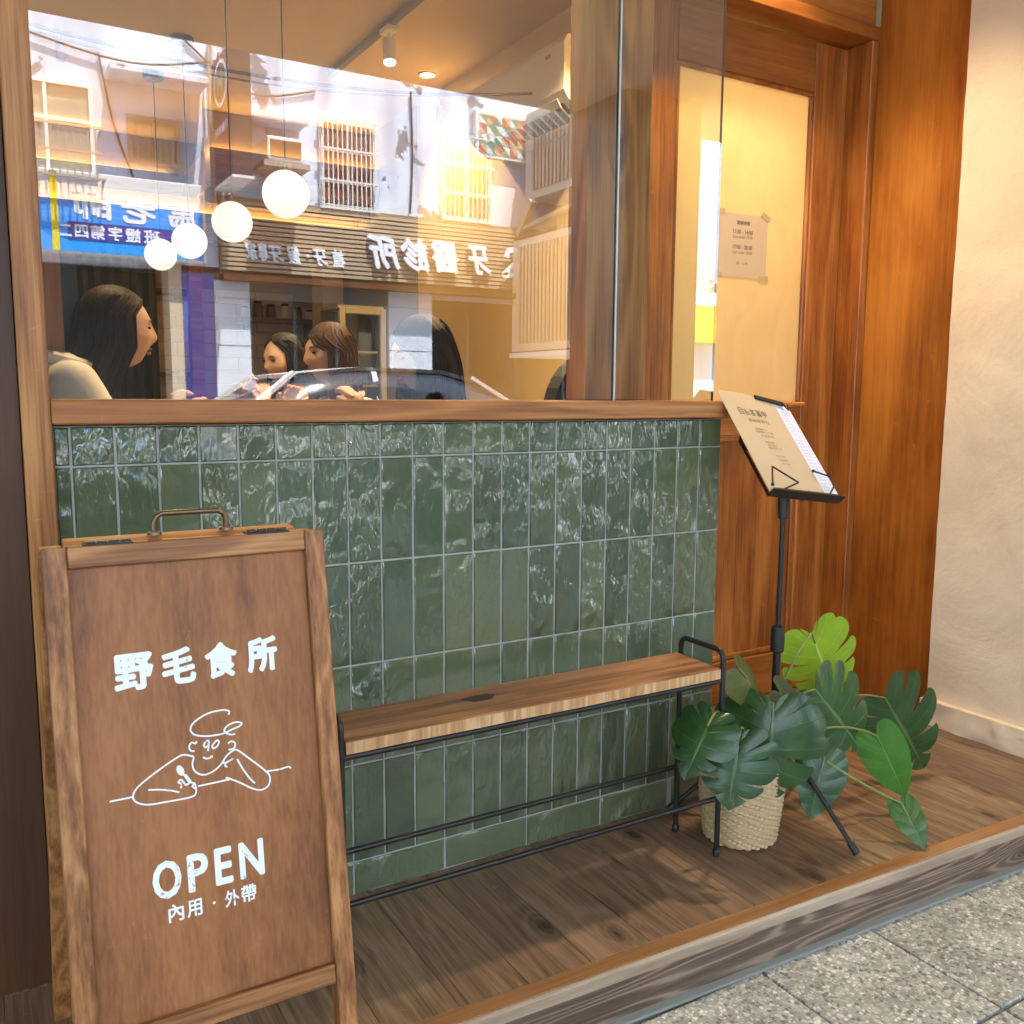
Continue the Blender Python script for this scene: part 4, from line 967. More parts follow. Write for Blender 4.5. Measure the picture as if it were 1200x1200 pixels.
# wall mounted air conditioner on the right wall
ac = thing('air_conditioner', 'white wall mounted air conditioner high on the cream side wall', 'air conditioner', (2.29, 2.3, 2.24))
mb = MB(); fa = (Vector((RW, 1.85, 0)), Vector((-1, 0, 0)), Vector((0, 0, 1)), Vector((0, 1, 0)))
mb.prism([(0, 2.235), (.10, 2.235), (.19, 2.295), (.215, 2.33), (.215, 2.53), (.195, 2.562), (0, 2.565)], fa, 0, .90); mb.build('body', WHITE, ac)
mb = MB(); mb.prism([(.105, 2.2375), (.187, 2.292), (.181, 2.299), (.10, 2.2435)], fa, -.002, .902) if False else mb.prism([(.108, 2.23), (.188, 2.283), (.186, 2.289), (.105, 2.2355)], fa, .05, .85); mb.build('outlet', BLACKP, ac)
for k in range(14):
    y = 1.92 + k * .057; m2 = MB(); m2.prism([(.118, 2.226), (.182, 2.269), (.180, 2.278), (.116, 2.234)], (Vector((RW, y, 0)), fa[1], fa[2], fa[3]), 0, .004); m2.build('louvre_fin', WHITE, ac)
mb = MB(); mb.prism([(.192, 2.268), (.214, 2.300), (.211, 2.304), (.189, 2.272)], fa, .055, .845); mb.build('flap', WHITE, ac)
MB().box(RW - .217, RW - .2155, 1.96, 2.0, 2.49, 2.505).build('badge', flat('grey_badge', (.35, .32, .3), .5), ac)
# string of bare sockets under the ceiling
sg = thing('string_light', 'brown cable string with hanging unlit sockets across the window', 'string light', (.9, 2.2, 2.5))
def sag(p0, p1, d, n=16): 
    p0, p1 = Vector(p0), Vector(p1); return [p0.lerp(p1, i / n) + Vector((0, 0, -d * 4 * (i / n) * (1 - i / n))) for i in range(n + 1)]
CB = flat('brown_cable', (.20, .11, .045), .6)
MB().tube(sag((-.3, 2.3, 2.40), (2.39, 2.1, 2.42), .14), .007, 8).build('cable', CB, sg, smooth=True)
MB().tube(sag((-.3, 2.3, 2.395), (1.9, 2.12, 2.33), .12), .004, 6).build('loose_cable', CB, sg, smooth=True)
for x, y, z in ((.235, 2.26, 2.325), (1.722, 2.13, 2.30)):
    m2 = MB(); m2.tube([(x, y, z), (x + .01, y, z - .05), (x, y, z - .06)], .003, 6); m2.tube([(x, y, z - .05), (x, y, z - .11)], .016, 12); m2.build('socket', flat('tan_socket', (.36, .22, .08), .5), sg, smooth=True)

# ------------------------------------------------------------------ tables, chairs
def table(x0, x1, y0, y1, label):
    t = thing('cafe_table', label, 'table', ((x0 + x1) / 2, (y0 + y1) / 2, 0), 'cafe tables')
    MB().box(x0, x1, y0, y1, .715, .745, .004).build('tabletop', W_INT, t)
    for x in (x0 + .05, x1 - .05):
        for y in (y0 + .05, y1 - .05): MB().box(x - .02, x + .02, y - .02, y + .02, 0, .714).build('leg', BLACK, t)
table(.42, .98, .72, 1.38, 'wooden cafe table nearest the window'); table(.42, .98, 1.55, 2.15, 'wooden cafe table in the middle row'); table(.42, .98, 2.35, 2.95, 'wooden cafe table farthest from the window')
def chair(x, y, d, label):
    t = thing('cafe_chair', label, 'chair', (x, y, 0), 'cafe chairs at the tables')
    MB().box(x - .2, x + .2, y - .2, y + .2, .43, .46, .008).build('seat', W_INT, t)
    for sx in (-.17, .17):
        for sy in (-.17, .17): MB().tube([(x + sx, y + sy, 0), (x + sx, y + sy, .429)], .012, 8).build('leg', BLACK, t)
    bx = x - d * .21
    MB().box(bx - .012, bx + .012, y - .19, y + .19, .62, .84, .008).build('backrest', W_INT, t)
    for sy in (-.15, .15): MB().tube([(x - d * .17, y + sy, .461), (bx, y + sy, .63)], .01, 8).build('back_post', BLACK, t)
PEOPLE = (( .03, 1.24, 1), (1.30, 1.02, -1), (1.30, 1.85, -1), (1.33, 2.52, -1))
for (x, y, d), lab in zip(PEOPLE, ('chair under the woman in the white jacket', 'chair under the woman in black leather', 'chair under the woman with brown fringe', 'chair under the woman with short black hair')): chair(x, y, d, lab)
# made-up seat standing in for a dark reflected scooter box by the window post
t = thing('stand_in_seat', 'made up black rounded seat standing in for a reflected scooter box by the brown window post', 'chair', (1.40, .60, 0))
mb = MB(); mb.prism(rtop(-.20, .20, 1.145, .19)[0:2] + [(.2, .95)] + [(.2 * math.cos(a), .95 + .195 * math.sin(a)) for a in [pi * i / 16 for i in range(1, 16)]] + [(-.2, .95)], (Vector((1.47, .56, 0)), Vector((1, 0, 0)), Vector((0, 0, 1)), Vector((0, -1, 0))), 0, .06); mb.build('backrest', flat('black_seat_fabric', (.014, .014, .017), .5), t)
MB().box(1.27, 1.67, .565, .94, .42, .47, .01).build('seat', bpy.data.materials['black_seat_fabric'], t)
for sx in (1.30, 1.64):
    for sy in (.60, .91): MB().tube([(sx, sy, 0), (sx, sy, .419)], .012, 8).build('leg', BLACK, t)
# things on the tables
def bowl(x, y, z, r, h, mat, label):
    t = tag(MB().lathe([(.0005, z), (r * .5, z + .001), (r * .55, z + .008), (r * .9, z + h * .55), (r, z + h), (r * .95, z + h), (r * .8, z + h * .5), (.0005, z + .014)], (x, y, 0), 24).build('bowl', mat, smooth=True), label, 'bowl', 'bowls on the tables')
bowl(.55, 1.15, .746, .08, .07, WHITE, 'white bowl before the woman in the white jacket'); bowl(.82, 1.0, .746, .09, .08, BLACKP, 'black bowl before the woman in black leather'); bowl(.80, 1.85, .746, .085, .075, WHITE, 'white bowl before the woman with brown fringe'); bowl(.80, 2.60, .746, .085, .075, BLACKP, 'black bowl on the farthest cafe table')
for x, y, lab in ((.62, .92, 'clear water glass on the nearest cafe table'), (.66, 1.72, 'clear water glass on the middle cafe table')):
    tag(MB().lathe([(.0005, .746), (.03, .747), (.036, .84), (.034, .84), (.028, .752), (.0005, .752)], (x, y, 0), 20).build('water_glass', PLAINGLASS, smooth=True), lab, 'glass', 'water glasses')

# ------------------------------------------------------------------ people
SKIN = []
def skin_mat(name, col):
    m, nt, b = newmat(name); v, oi = coords(nt, rand=False); n = noi(nt, v, 22, 4)
    setin(nt, b.inputs['Base Color'], mixc(nt, n, col, tuple(c * .86 for c in col))); b.inputs['Roughness'].default_value = .5
    b.inputs['Subsurface Weight'].default_value = .15; b.inputs['Subsurface Radius'].default_value = (.02, .008, .004); b.inputs['Subsurface Scale'].default_value = .3
    return m
SKINM = skin_mat('fair_skin', (.68, .44, .32))
LIP = flat('lip', (.45, .15, .12), .4, bmp=0); EYEW = flat('dark_eye', (.015, .01, .008), .2, bmp=0)
def hair_mat(name, c0, c1):
    m, nt, b = newmat(name); v, oi = coords(nt, rand=False)
    s = noi(nt, scl(nt, v, (1, 1, .05)), 160, 3, .6)
    setin(nt, b.inputs['Base Color'], mixc(nt, s, c0, c1)); b.inputs['Roughness'].default_value = .5; b.inputs['Specular IOR Level'].default_value = .22
    bump(nt, b, s, .5, .006); return m
H_DK = hair_mat('dark_brown_hair', (.010, .006, .005), (.05, .026, .018)); H_BK = hair_mat('black_hair', (.006, .005, .006), (.022, .018, .020)); H_BR = hair_mat('brown_hair', (.022, .010, .007), (.10, .042, .024))
CL_W = flat('off_white_jacket', (.82, .79, .74), .8, bmp=.25, scale=90); CL_L = flat('black_leather_jacket', (.018, .022, .026), .3, bmp=.3, scale=40); CL_P = flat('pale_lilac_top', (.55, .50, .56), .8, bmp=.2); CL_G = flat('grey_knit', (.16, .15, .15), .9, bmp=.5, scale=140)
JEAN = flat('dark_trousers', (.03, .03, .04), .85, bmp=.3, scale=150)

def skinmesh(nodes, edges, sub=2):
    """nodes: name -> (pos, radius); smooth limb surface grown along the edges"""
    names = list(nodes); me = bpy.data.meshes.new('s'); me.from_pydata([Vector(nodes[n][0]) for n in names], [(names.index(a), names.index(b)) for a, b in edges], [])
    o = bpy.data.objects.new('s', me); C.objects.link(o)
    md = o.modifiers.new('skin', 'SKIN'); md.use_smooth_shade = True
    for i, n in enumerate(names):
        r = nodes[n][1]; sv = me.skin_vertices[0].data[i]; sv.radius = r if hasattr(r, '__len__') else (r, r); sv.use_root = (i == 0)
    if sub: s2 = o.modifiers.new('sub', 'SUBSURF'); s2.levels = sub; s2.render_levels = sub
    dg = bpy.context.evaluated_depsgraph_get(); ev = o.evaluated_get(dg); m2 = ev.to_mesh()
    vs = [v.co.copy() for v in m2.vertices]; fs = [tuple(p.vertices) for p in m2.polygons]
    ev.to_mesh_clear(); bpy.data.objects.remove(o); bpy.data.meshes.remove(me)
    return vs, fs
def remesh(parts, vox, its=2):
    mb = MB()
    for vs, fs in parts: mb.add(vs, fs)
    me = mb.mesh('r', SKINM); o = bpy.data.objects.new('r', me); C.objects.link(o)
    md = o.modifiers.new('rm', 'REMESH'); md.mode = 'VOXEL'; md.voxel_size = vox; md.use_smooth_shade = True
    sm = o.modifiers.new('sm', 'SMOOTH'); sm.factor = .5; sm.iterations = its
    dg = bpy.context.evaluated_depsgraph_get(); ev = o.evaluated_get(dg); m2 = ev.to_mesh()
    vs = [v.co.copy() for v in m2.vertices]; fs = [tuple(p.vertices) for p in m2.polygons]
    ev.to_mesh_clear(); bpy.data.objects.remove(o); bpy.data.meshes.remove(me)
    return vs, fs
def g(a, s): return math.exp(-(a / s) ** 2)
def head_shape(p):
    """p: unit direction, +x = face; returns head-local position (metres), origin between the ears"""
    x, y, z = p.x * .094, p.y * .074, p.z * .112
    lo = max(0, min(1, (-z - .01) / .09))
    y *= 1 - .36 * lo ** 1.3
    if x < 0: x *= 1 - .45 * lo
    else: x *= 1 - .04 * lo
    if z > 0 and x < 0: x *= 1.04
    f = max(0, p.x) ** 1.2
    ay = abs(y)
    x += f * (  .0195 * g(y, .0105 + .004 * max(0, -z * 20)) * g(z + .018, .016) + .011 * g(y, .008) * g(z - .004, .018))     # nose
    x += f * .005 * g(z - .033, .012) * g(ay - .026, .024)                                            # brow
    x -= f * .010 * g(ay - .029, .013) * g(z - .012, .010)                                            # eye sockets
    x += f * (.005 * g(y, .017) * g(z + .047, .0055) + .005 * g(y, .015) * g(z + .060, .006) - .002 * g(y, .02) * g(z + .0535, .003))  # lips
    x += f * .013 * g(y, .020) * g(z + .088, .016)                                                    # chin
    x += f * .004 * g(ay - .040, .018) * g(z + .018, .016)                                            # cheekbones
    return Vector((x, y, z))
def head_mesh():
    n, m = 56, 44; vs = []; fs = []
    for i in range(m + 1):
        a = -pi / 2 + pi * i / m
        for j in range(n):
            b = 2 * pi * j / n; vs.append(head_shape(Vector((math.cos(a) * math.cos(b), math.cos(a) * math.sin(b), math.sin(a)))))
    for i in range(m):
        for j in range(n): fs.append((i * n + j, i * n + (j + 1) % n, (i + 1) * n + (j + 1) % n, (i + 1) * n + j))
    return vs, fs
def person(name_label, seat, yaw, head, hand_l, hand_r, hair, hmat, cloth, cloth_label, hair_label, pitch=0., hyaw=0., neck=(-.045, -.145, -.02, -.055), group='women seated inside the cafe'):
    """seat: point on the floor under the hips; yaw: facing; head: centre of the head in person space (x forward, z up)"""
    T = thing('person', name_label, 'person', (seat[0], seat[1], 0), group)
    W = Matrix.Translation((seat[0], seat[1], 0)) @ Matrix.Rotation(yaw, 4, 'Z')
    hx, hy, hz = head
    nk = Vector((hx + neck[0], hy, hz + neck[1])); sh = nk + Vector((neck[2], 0, neck[3]))
    nodes = {'hip': ((0, 0, .53), (.15, .11)), 'waist': ((.01, 0, .68), (.125, .095)), 'chest': (((sh.x) * .75, 0, sh.z - .13), (.14, .10)), 'neck': (tuple(sh + Vector((.01, 0, .02))), (.065, .06)), 'throat': (tuple(nk), .047), 'skull': ((hx - .03, hy, hz - .05), .05)}
    edges = [('hip', 'waist'), ('waist', 'chest'), ('chest', 'neck'), ('neck', 'throat'), ('throat', 'skull')]
    cn, ce = {'hip': ((0, 0, .53), (.165, .125)), 'waist': ((.01, 0, .68), (.145, .115)), 'chest': ((sh.x * .75, 0, sh.z - .13), (.158, .118)), 'neck': (tuple(sh + Vector((.0, 0, .012))), (.09, .08))}, [('hip', 'waist'), ('waist', 'chest'), ('chest', 'neck')]
    for s, nm, hd in ((1, 'l', hand_l), (-1, 'r', hand_r)):
        hd = Vector(hd); so2 = Vector((sh.x - .005, s * .165, sh.z - .035)); to = hd - so2
        dist = to.length; L1, L2 = .27, .25; dd = min(dist, L1 + L2 - .01); to = to.normalized() * dd; hd = so2 + to
        a = math.acos(max(-1, min(1, (L1 * L1 + dd * dd - L2 * L2) / (2 * L1 * dd)))); axis = Vector((0, s * .55, -1)); axis = (axis - to.normalized() * axis.dot(to.normalized())).normalized()
        el = so2 + to.normalized() * L1 * math.cos(a) + axis * L1 * math.sin(a)
        nodes.update({'sh' + nm: (tuple(so2), .055), 'el' + nm: (tuple(el), .039), 'wr' + nm: (tuple(hd), .024)})
        edges += [('neck', 'sh' + nm), ('sh' + nm, 'el' + nm), ('el' + nm, 'wr' + nm)]
        wr2 = hd.lerp(el, .12)
        cn.update({'sh' + nm: (tuple(so2), .070), 'el' + nm: (tuple(el), .054), 'wr' + nm: (tuple(wr2), .040)}); ce += [('neck', 'sh' + nm), ('sh' + nm, 'el' + nm), ('el' + nm, 'wr' + nm)]
        # palm and fingers
        fd = (hd - el).normalized(); side = fd.cross(Vector((0, 0, 1))).normalized(); up = side.cross(fd).normalized()
        pal = hd + fd * .045; nodes['pa' + nm] = (tuple(pal), (.030, .016)); edges.append(('wr' + nm, 'pa' + nm))
        for q, (o_, ln) in enumerate(((-.026, .055), (-.009, .066), (.009, .070), (.026, .062))):
            b = pal + fd * .022 + side * o_; c = b + fd * ln * .55 - up * .012; e = c + fd * ln * .2 - up * ln * .38
            k = nm + str(q); nodes.update({'b' + k: (tuple(b), .0105), 'c' + k: (tuple(c), .0092), 'e' + k: (tuple(e), .0075)}); edges += [('pa' + nm, 'b' + k), ('b' + k, 'c' + k), ('c' + k, 'e' + k)]
        b = hd + fd * .03 - side * s * .032; c = b + fd * .028 - side * s * .012 - up * .012; e = c + fd * .024 - up * .012
        nodes.update({'tb' + nm: (tuple(b), .0125), 'tc' + nm: (tuple(c), .0105), 'te' + nm: (tuple(e), .0085)}); edges += [('wr' + nm, 'tb' + nm), ('tb' + nm, 'tc' + nm), ('tc' + nm, 'te' + nm)]
        kn = Vector((.40, s * .11, .54)); an = Vector((.40, s * .11, .09)); to_ = an + Vector((.15, 0, -.045))
        hp = Vector((0.02, s * .09, .53))
        nodes.update({'hp' + nm: (tuple(hp), .085), 'kn' + nm: (tuple(kn), .056), 'an' + nm: (tuple(an), .038), 'to' + nm: (tuple(to_), (.035, .025))}); edges += [('hip', 'hp' + nm), ('hp' + nm, 'kn' + nm), ('kn' + nm, 'an' + nm), ('an' + nm, 'to' + nm)]
        legs = {'hp': (tuple(hp), .097), 'kn': (tuple(kn), .066), 'an': (tuple(an + Vector((0, 0, .03))), .050)}
        lv, lf_ = skinmesh(legs, [('hp', 'kn'), ('kn', 'an')], 2)
        MB().add([W @ v for v in lv], lf_).build('trouser_leg', JEAN, T, smooth=True)
        sv, sf = skinmesh({'a': (tuple(an + Vector((-.03, 0, -.045))), (.045, .035)), 'b': (tuple(to_ + Vector((.03, 0, .0))), (.042, .030))}, [('a', 'b')], 2)
        MB().add([W @ v for v in sv], sf).build('shoe', BLACKP, T, smooth=True)
    HM = Matrix.Translation((hx, hy, hz)) @ Matrix.Rotation(hyaw, 4, 'Z') @ Matrix.Rotation(pitch, 4, 'Y')
    hv, hf = head_mesh(); parts = [([HM @ v for v in hv], hf), skinmesh(nodes, edges, 2)]
    ears = MB()
    for s in (1, -1): ears.ell(HM @ Vector((-.012, s * .074, -.004)), .017, .008, .030, 12, 8)
    parts.append((ears.v, ears.f))
    bv, bf = remesh(parts, .0048)
    MB().add([W @ v for v in bv], bf).build('body', SKINM, T, smooth=True, fix=False)
    for s in (1, -1):
        e = MB(); e.ell((0, 0, 0), .006, .012, .0036, 10, 6); e.v = [W @ HM @ (v + Vector((.0815, s * .030, .012))) for v in e.v]; e.build('eye', EYEW, T, smooth=True)
        e = MB(); e.tube([W @ HM @ Vector(q) for q in ((.090, s * .016, .030), (.088, s * .030, .034), (.078, s * .045, .030))], [.0022, .0026, .0012], 6); e.build('eyebrow', hmat, T, smooth=True)
    for z, sz in ((-.048, .0045), (-.060, .0052)):
        e = MB(); e.ell((0, 0, 0), .0045, .017, sz, 12, 6); e.v = [W @ HM @ (v + Vector((.0915 if z > -.05 else .0895, 0, z)) - Vector((abs(v.y) * 9 * abs(v.y), 0, 0))) for v in e.v]; e.build('lip', LIP, T, smooth=True)
    # clothing
    cm = MB()
    cm.ell((0, 0, .55), .135, .175, .12, 18, 10); cm.ell((.01, 0, .70), .12, .155, .16, 18, 10); cm.ell((sh.x * .75, 0, sh.z - .13), .125, .175, .17, 18, 12); cm.ell((sh.x - .005, 0, sh.z - .045), .085, .195, .075, 20, 12); cm.ell((sh.x + .015, 0, sh.z + .005), .075, .10, .06, 18, 10)
    for nm in 'lr':
        a_, b_, c_ = [Vector(cn[k + nm][0]) for k in ('sh', 'el', 'wr')]
        cm.tube([a_.lerp(b_, i / 5) for i in range(6)] + [b_.lerp(c_, i / 5) for i in range(1, 6)], [.072, .068, .063, .059, .056, .056, .054, .052, .050, .048, .046], 14); cm.ell(a_, .074, .074, .074, 14, 10)
    cv, cf = remesh([(cm.v, cm.f)], .011, 6); cv = [W @ (v + Vector((1, 1, 1)) * .004 * mnoise.noise(v * 16)) for v in cv]
    o = MB().add(cv, cf).build('jacket', cloth, T, smooth=True); o['label'] = cloth_label
    col = MB(); nc = sh + Vector((.005, 0, .02)); col.tube([W @ (nc + Vector((.075 * math.cos(a) + .01, .085 * math.sin(a), .012 - .02 * math.cos(a)))) for a in [2 * pi * i / 20 for i in range(20)]], .018, 8, closed=True); col.build('collar', cloth, T, smooth=True)
    # hair: cap plus hanging mass built as a ribbed shell round the head
    length, front, bangs, back = hair
    NS = 72; lv = []
    zs = [.128, .124, .112, .095, .07, .04, .01, -.02, -.05] + [-.09 - (length - .09) * i / 10 for i in range(0, 11)] if length > .1 else [.128, .124, .112, .095, .07, .04, .01, -.02, -.045, -.07, -length]
    a0f = R(front)
    outer = []; inner = []
    for zi, z in enumerate(zs):
        ring_o = []; ring_i = []
        t = max(0, (-z - .05) / max(.01, length))
        top = max(0, z) / .128
        rx = .101 * math.sqrt(max(0.0, 1 - top ** 2.4)) + .002; ry = .083 * math.sqrt(max(0.0, 1 - top ** 2.6)) + .002
        if z < 0: rx *= 1 + .20 * min(1, -z / .2) * (1 if length > .2 else -.35); ry *= 1 + .28 * min(1, -z / .25) * (1 if length > .2 else -.2)
        hl = .075 if bangs == 0 else .030             # hairline height
        open_ = 0 if z > hl + .03 else (a0f * min(1, (hl + .03 - z) / .05))
        for j in range(NS + 1):
            a = open_ + (2 * pi - 2 * open_) * j / NS
            rip = 1 + .05 * mnoise.noise(Vector((j * .55, z * 2.5, hz * 31))) + .022 * mnoise.noise(Vector((j * 1.7, z * 1.2, hz * 17)))
            bx = -.012 - back * t
            px2, py2 = bx + rx * rip * math.cos(a), ry * rip * math.sin(a)
            ring_o.append(Vector((px2, py2, z))); th = .022 * (1 - .6 * t) if z < .1 else .004
            ring_i.append(Vector((bx + max(.002, rx * rip - th) * math.cos(a), max(.002, ry * rip - th) * math.sin(a), z - (.006 if z > .1 else 0))))
        outer.append(ring_o); inner.append(ring_i)
    mb = MB(); nz = len(zs); n = NS + 1
    HG = W @ Matrix.Translation((hx, hy, hz)) @ Matrix.Rotation(hyaw, 4, 'Z')
    def tf(v):
        if v.z > -.03: return W @ HM @ v
        k = min(1, (-.03 - v.z) / .08); return (W @ HM @ v).lerp(HG @ v, k)
    mb.add([tf(v) for rg in outer for v in rg] + [tf(v) for rg in inner for v in rg], [(i * n + j, i * n + j + 1, (i + 1) * n + j + 1, (i + 1) * n + j) for i in range(nz - 1) for j in range(NS)] + [(nz * n + i * n + j, nz * n + (i + 1) * n + j, nz * n + (i + 1) * n + j + 1, nz * n + i * n + j + 1) for i in range(nz - 1) for j in range(NS)] + [(((nz - 1) * n + j), ((nz - 1) * n + j + 1), nz * n + (nz - 1) * n + j + 1, nz * n + (nz - 1) * n + j) for j in range(NS)] + [(i * n, (i + 1) * n, nz * n + (i + 1) * n, nz * n + i * n) for i in range(nz - 1)] + [(i * n + NS, nz * n + i * n + NS, nz * n + (i + 1) * n + NS, (i + 1) * n + NS) for i in range(nz - 1)] + [tuple(range(NS))])
    rs_ = random.Random(int(hx * 1000) + int(length * 100))
    for q in range(70):
        j0 = rs_.uniform(0, NS); pts = []; dj = rs_.uniform(-3, 3); st_ = rs_.randint(3, 7); ph = rs_.uniform(0, 6)
        for zi in range(st_, nz):
            jj = min(NS - 1e-3, max(0, j0 + dj * (zi - st_) / nz + .5 * math.sin(zi * .8 + ph))); a = int(jj); p = outer[zi][a].lerp(outer[zi][a + 1], jj - a)
            pts.append(tf(p + Vector((p.x + .012, p.y, 0)).normalized() * .0012 * (1 + zi * .12)))
        if len(pts) > 2: mb.tube(pts, [.0022] * (len(pts) - 1) + [.0006], 5)
    o = mb.build('hair', hmat, T, smooth=True); o['label'] = hair_label
    return T
person('woman in an off white jacket with long dark hair facing right', (-.02, 1.24), R(4), (.27, 0, 1.185), (.40, .10, .955), (.42, -.10, .94), (.46, 64, 0, .24), H_DK, CL_W, 'off white jacket', 'long straight dark brown hair', pitch=.05, neck=(-.075, -.118, -.075, -.012))
person('woman with short black hair and grey knit eating, farthest back', (1.36, 2.52), R(186), (.25, 0, 1.15), (.36, .05, .955), (.40, -.08, .985), (.10, 58, 0, 0), H_BK, CL_G, 'grey knit sweater', 'short black hair', pitch=.18, hyaw=.25)
person('woman with brown fringe and pale top looking left', (1.31, 1.85), R(184), (.22, 0, 1.155), (.42, .12, .80), (.38, -.02, .95), (.30, 55, 1, .03), H_BR, CL_P, 'pale lilac top', 'brown hair with a fringe', pitch=.08, hyaw=.12)
person('woman in a black leather jacket with long black hair at the nearest table', (1.30, 1.0), R(180), (.20, 0, 1.125), (.42, .06, .945), (.43, -.12, .82), (.42, 48, 1, .05), H_BK, CL_L, 'black leather jacket', 'long straight black hair', pitch=.28)

# ================================================================== ACROSS THE STREET (seen mirrored in the glass)
FY = -9.5
FF = (Vector((0, FY, 0)), Vector((-1, 0, 0)), Vector((0, 0, 1)), Vector((0, 1, 0)))     # reading direction of signs there is -x
def peeling():
    m, nt, b = newmat('peeling_white_wall'); v, oi = coords(nt, rand=False)
    n = noi(nt, v, 1.1, 6, .62, .4); n2 = noi(nt, v, .5, 3); s = noi(nt, scl(nt, v, (1, 1, .12)), 3.5, 4)
    base = ramp(nt, s, [(.35, (.44, .51, .62)), (.62, (.68, .75, .86))])
    col = mixc(nt, ramp(nt, n, [(.585, 0), (.60, 1)]), base, (.20, .21, .24))
    setin(nt, b.inputs['Base Color'], col); b.inputs['Roughness'].default_value = .85; bump(nt, b, ramp(nt, n, [(.585, 1), (.6, 0)]), .4, .02); return m
OB = thing('apartment_building', 'old white apartment building with peeling paint across the street', 'building', (1, FY, -.25))
PEEL = peeling()
MB().box(-9, 8.9, -13, FY, 2.45, 8.5).build('upper_wall', PEEL, OB)
LOWB = flat('beige_stone', (.50, .44, .34), .7); DKIN = flat('dark_shop_interior', (.035, .038, .04), .6); PALEB = flat('pale_blue_tile', (.62, .70, .80), .35, bmp=.05); TEAL = flat('grey_teal_fascia', (.10, .13, .13), .5)
MB().box(8.3, 8.9, -9.9, FY - .002, -.25, 2.448).build('ground_wall', LOWB, OB)
MB().box(-9, 8.9, -12.5, -11.5, -.25, 2.448).build('shop_back', DKIN, OB)
for x0, x1 in ((2.43, 2.84), (4.62, 5.235)):
    p = MB().box(x0, x1, -9.9, FY + .03, -.25, 2.30, .004).build('tiled_pillar', PALEB, OB)
    for z in (.35, .95, 1.55, 2.1): MB().box(x0 + .002, x1 - .002, FY + .03, FY + .032, z, z + .008).build('tile_joint', TEAL, p)
MB().box(2.08, 2.425, -9.9, FY + .02, -.25, 2.36).build('blue_panel', flat('deep_blue_panel', (.05, .10, .42), .5), OB)
MB().box(1.93, 2.075, -9.9, FY + .01, -.25, 2.44).build('cream_pier', LOWB, OB)
MB().box(2.845, 4.615, FY - .15, FY - .02, 2.12, 2.30).build('fascia', TEAL, OB)
for x in (2.9, 3.45, 4.0, 4.55, 5.9, 6.7, 7.5): MB().box(x, x + .04, FY - .3, FY - .26, -.25, 2.118).build('shopfront_mullion', TEAL, OB)
MB().box(2.85, 4.61, FY - .285, FY - .28, -.25, 2.115).build('shopfront_pane', PLAINGLASS, OB)
ru = MB()
for k in range(26): ru.box(-1.2, 1.925, FY - .62, FY - .59 + .006 * (k % 2), -.2 + k * .1, -.2 + k * .1 + .098)
rs = ru.build('roller_shutter', flat('dark_green_shutter', (.018, .022, .018), .6), OB); tag(rs, kind='stuff')
WFR = flat('white_window_frame', (.72, .72, .70), .5); BRF = flat('brown_window_frame', (.26, .13, .07), .5); CURT = flat('cream_curtain', (.55, .48, .40), .9); WGL = glass_mat('house_window_glass', 1.35); RUST = flat('rusty_grille', (.42, .34, .26), .7)
def hwin(x0, x1, z0, z1, cols, rows, fmat, inner, bars=0, barmat=None, parent=OB):
    """window set in the facade: recess, frame, panes, grille of bars"""
    f = MB()
    f.box(x0, x1, FY + .001, FY + .05, z0, z0 + .04); f.box(x0, x1, FY + .001, FY + .05, z1 - .04, z1); f.box(x0, x0 + .04, FY + .001, FY + .05, z0 + .04, z1 - .04); f.box(x1 - .04, x1, FY + .001, FY + .05, z0 + .04, z1 - .04)
    for c in range(1, cols): xx = x0 + (x1 - x0) * c / cols; f.box(xx - .018, xx + .018, FY + .001, FY + .046, z0 + .04, z1 - .04)
    for r in rows: f.box(x0 + .04, x1 - .04, FY + .001, FY + .043, r - .018, r + .018)
    w_ = f.build('window', fmat, parent)
    b_ = MB(); b_.box(x0 + .04, x1 - .04, FY + .002, FY + .012, z0 + .04, z1 - .04); b_.build('curtain', inner, w_)
    b_ = MB(); b_.box(x0 + .04, x1 - .04, FY + .020, FY + .024, z0 + .04, z1 - .04); b_.build('pane', WGL, w_)
    if bars:
        b_ = MB()
        for k in range(bars):
            xx = x0 + (x1 - x0) * (k + .5) / bars; b_.box(xx - .007, xx + .007, FY + .09, FY + .104, z0 - .02, z1 + .02)
        for r in [z0 - .02, z1 + .01] + list(rows): b_.box(x0 - .02, x1 + .02, FY + .086, FY + .108, r - .01, r + .012)
        gr = b_.build('grille', barmat or WFR, w_); tag(gr, kind='stuff')
    return w_
hwin(.30, 1.22, 3.27, 4.25, 2, (3.86,), WFR, CURT)
g_ = MB()
for k in range(14): g_.box(.28 + k * .07, .294 + k * .07, FY + .30, FY + .314, 3.22, 3.74)
for z in (3.22, 3.48, 3.74): g_.box(.24, 1.28, FY + .296, FY + .318, z, z + .02)
g_.box(.24, .26, FY, FY + .3, 3.22, 3.24); g_.box(1.26, 1.28, FY, FY + .3, 3.22, 3.24); g_.box(1.26, 1.28, FY, FY + .3, 3.74, 3.76)
tag(g_.build('balcony_grille', RUST, OB), kind='stuff')
hwin(1.56, 2.10, 3.52, 3.98, 2, (), RUST, CURT, 9, RUST)
for k in range(3):
    c = (1.68 + k * .15, FY + .12, 3.75); m2 = MB(); m2.tube([(c[0] + .06 * math.cos(a), c[1], c[2] + .09 * math.sin(a)) for a in [2 * pi * i / 16 for i in range(16)]], .008, 6, closed=True); m2.build('scroll', RUST, OB)
MB().box(1.36, 2.36, FY, FY + .42, 4.34, 4.42, .01).build('awning_slab', PEEL, OB); MB().box(2.70, 3.50, FY, FY + .40, 4.10, 4.17, .01).build('awning_slab', PEEL, OB)
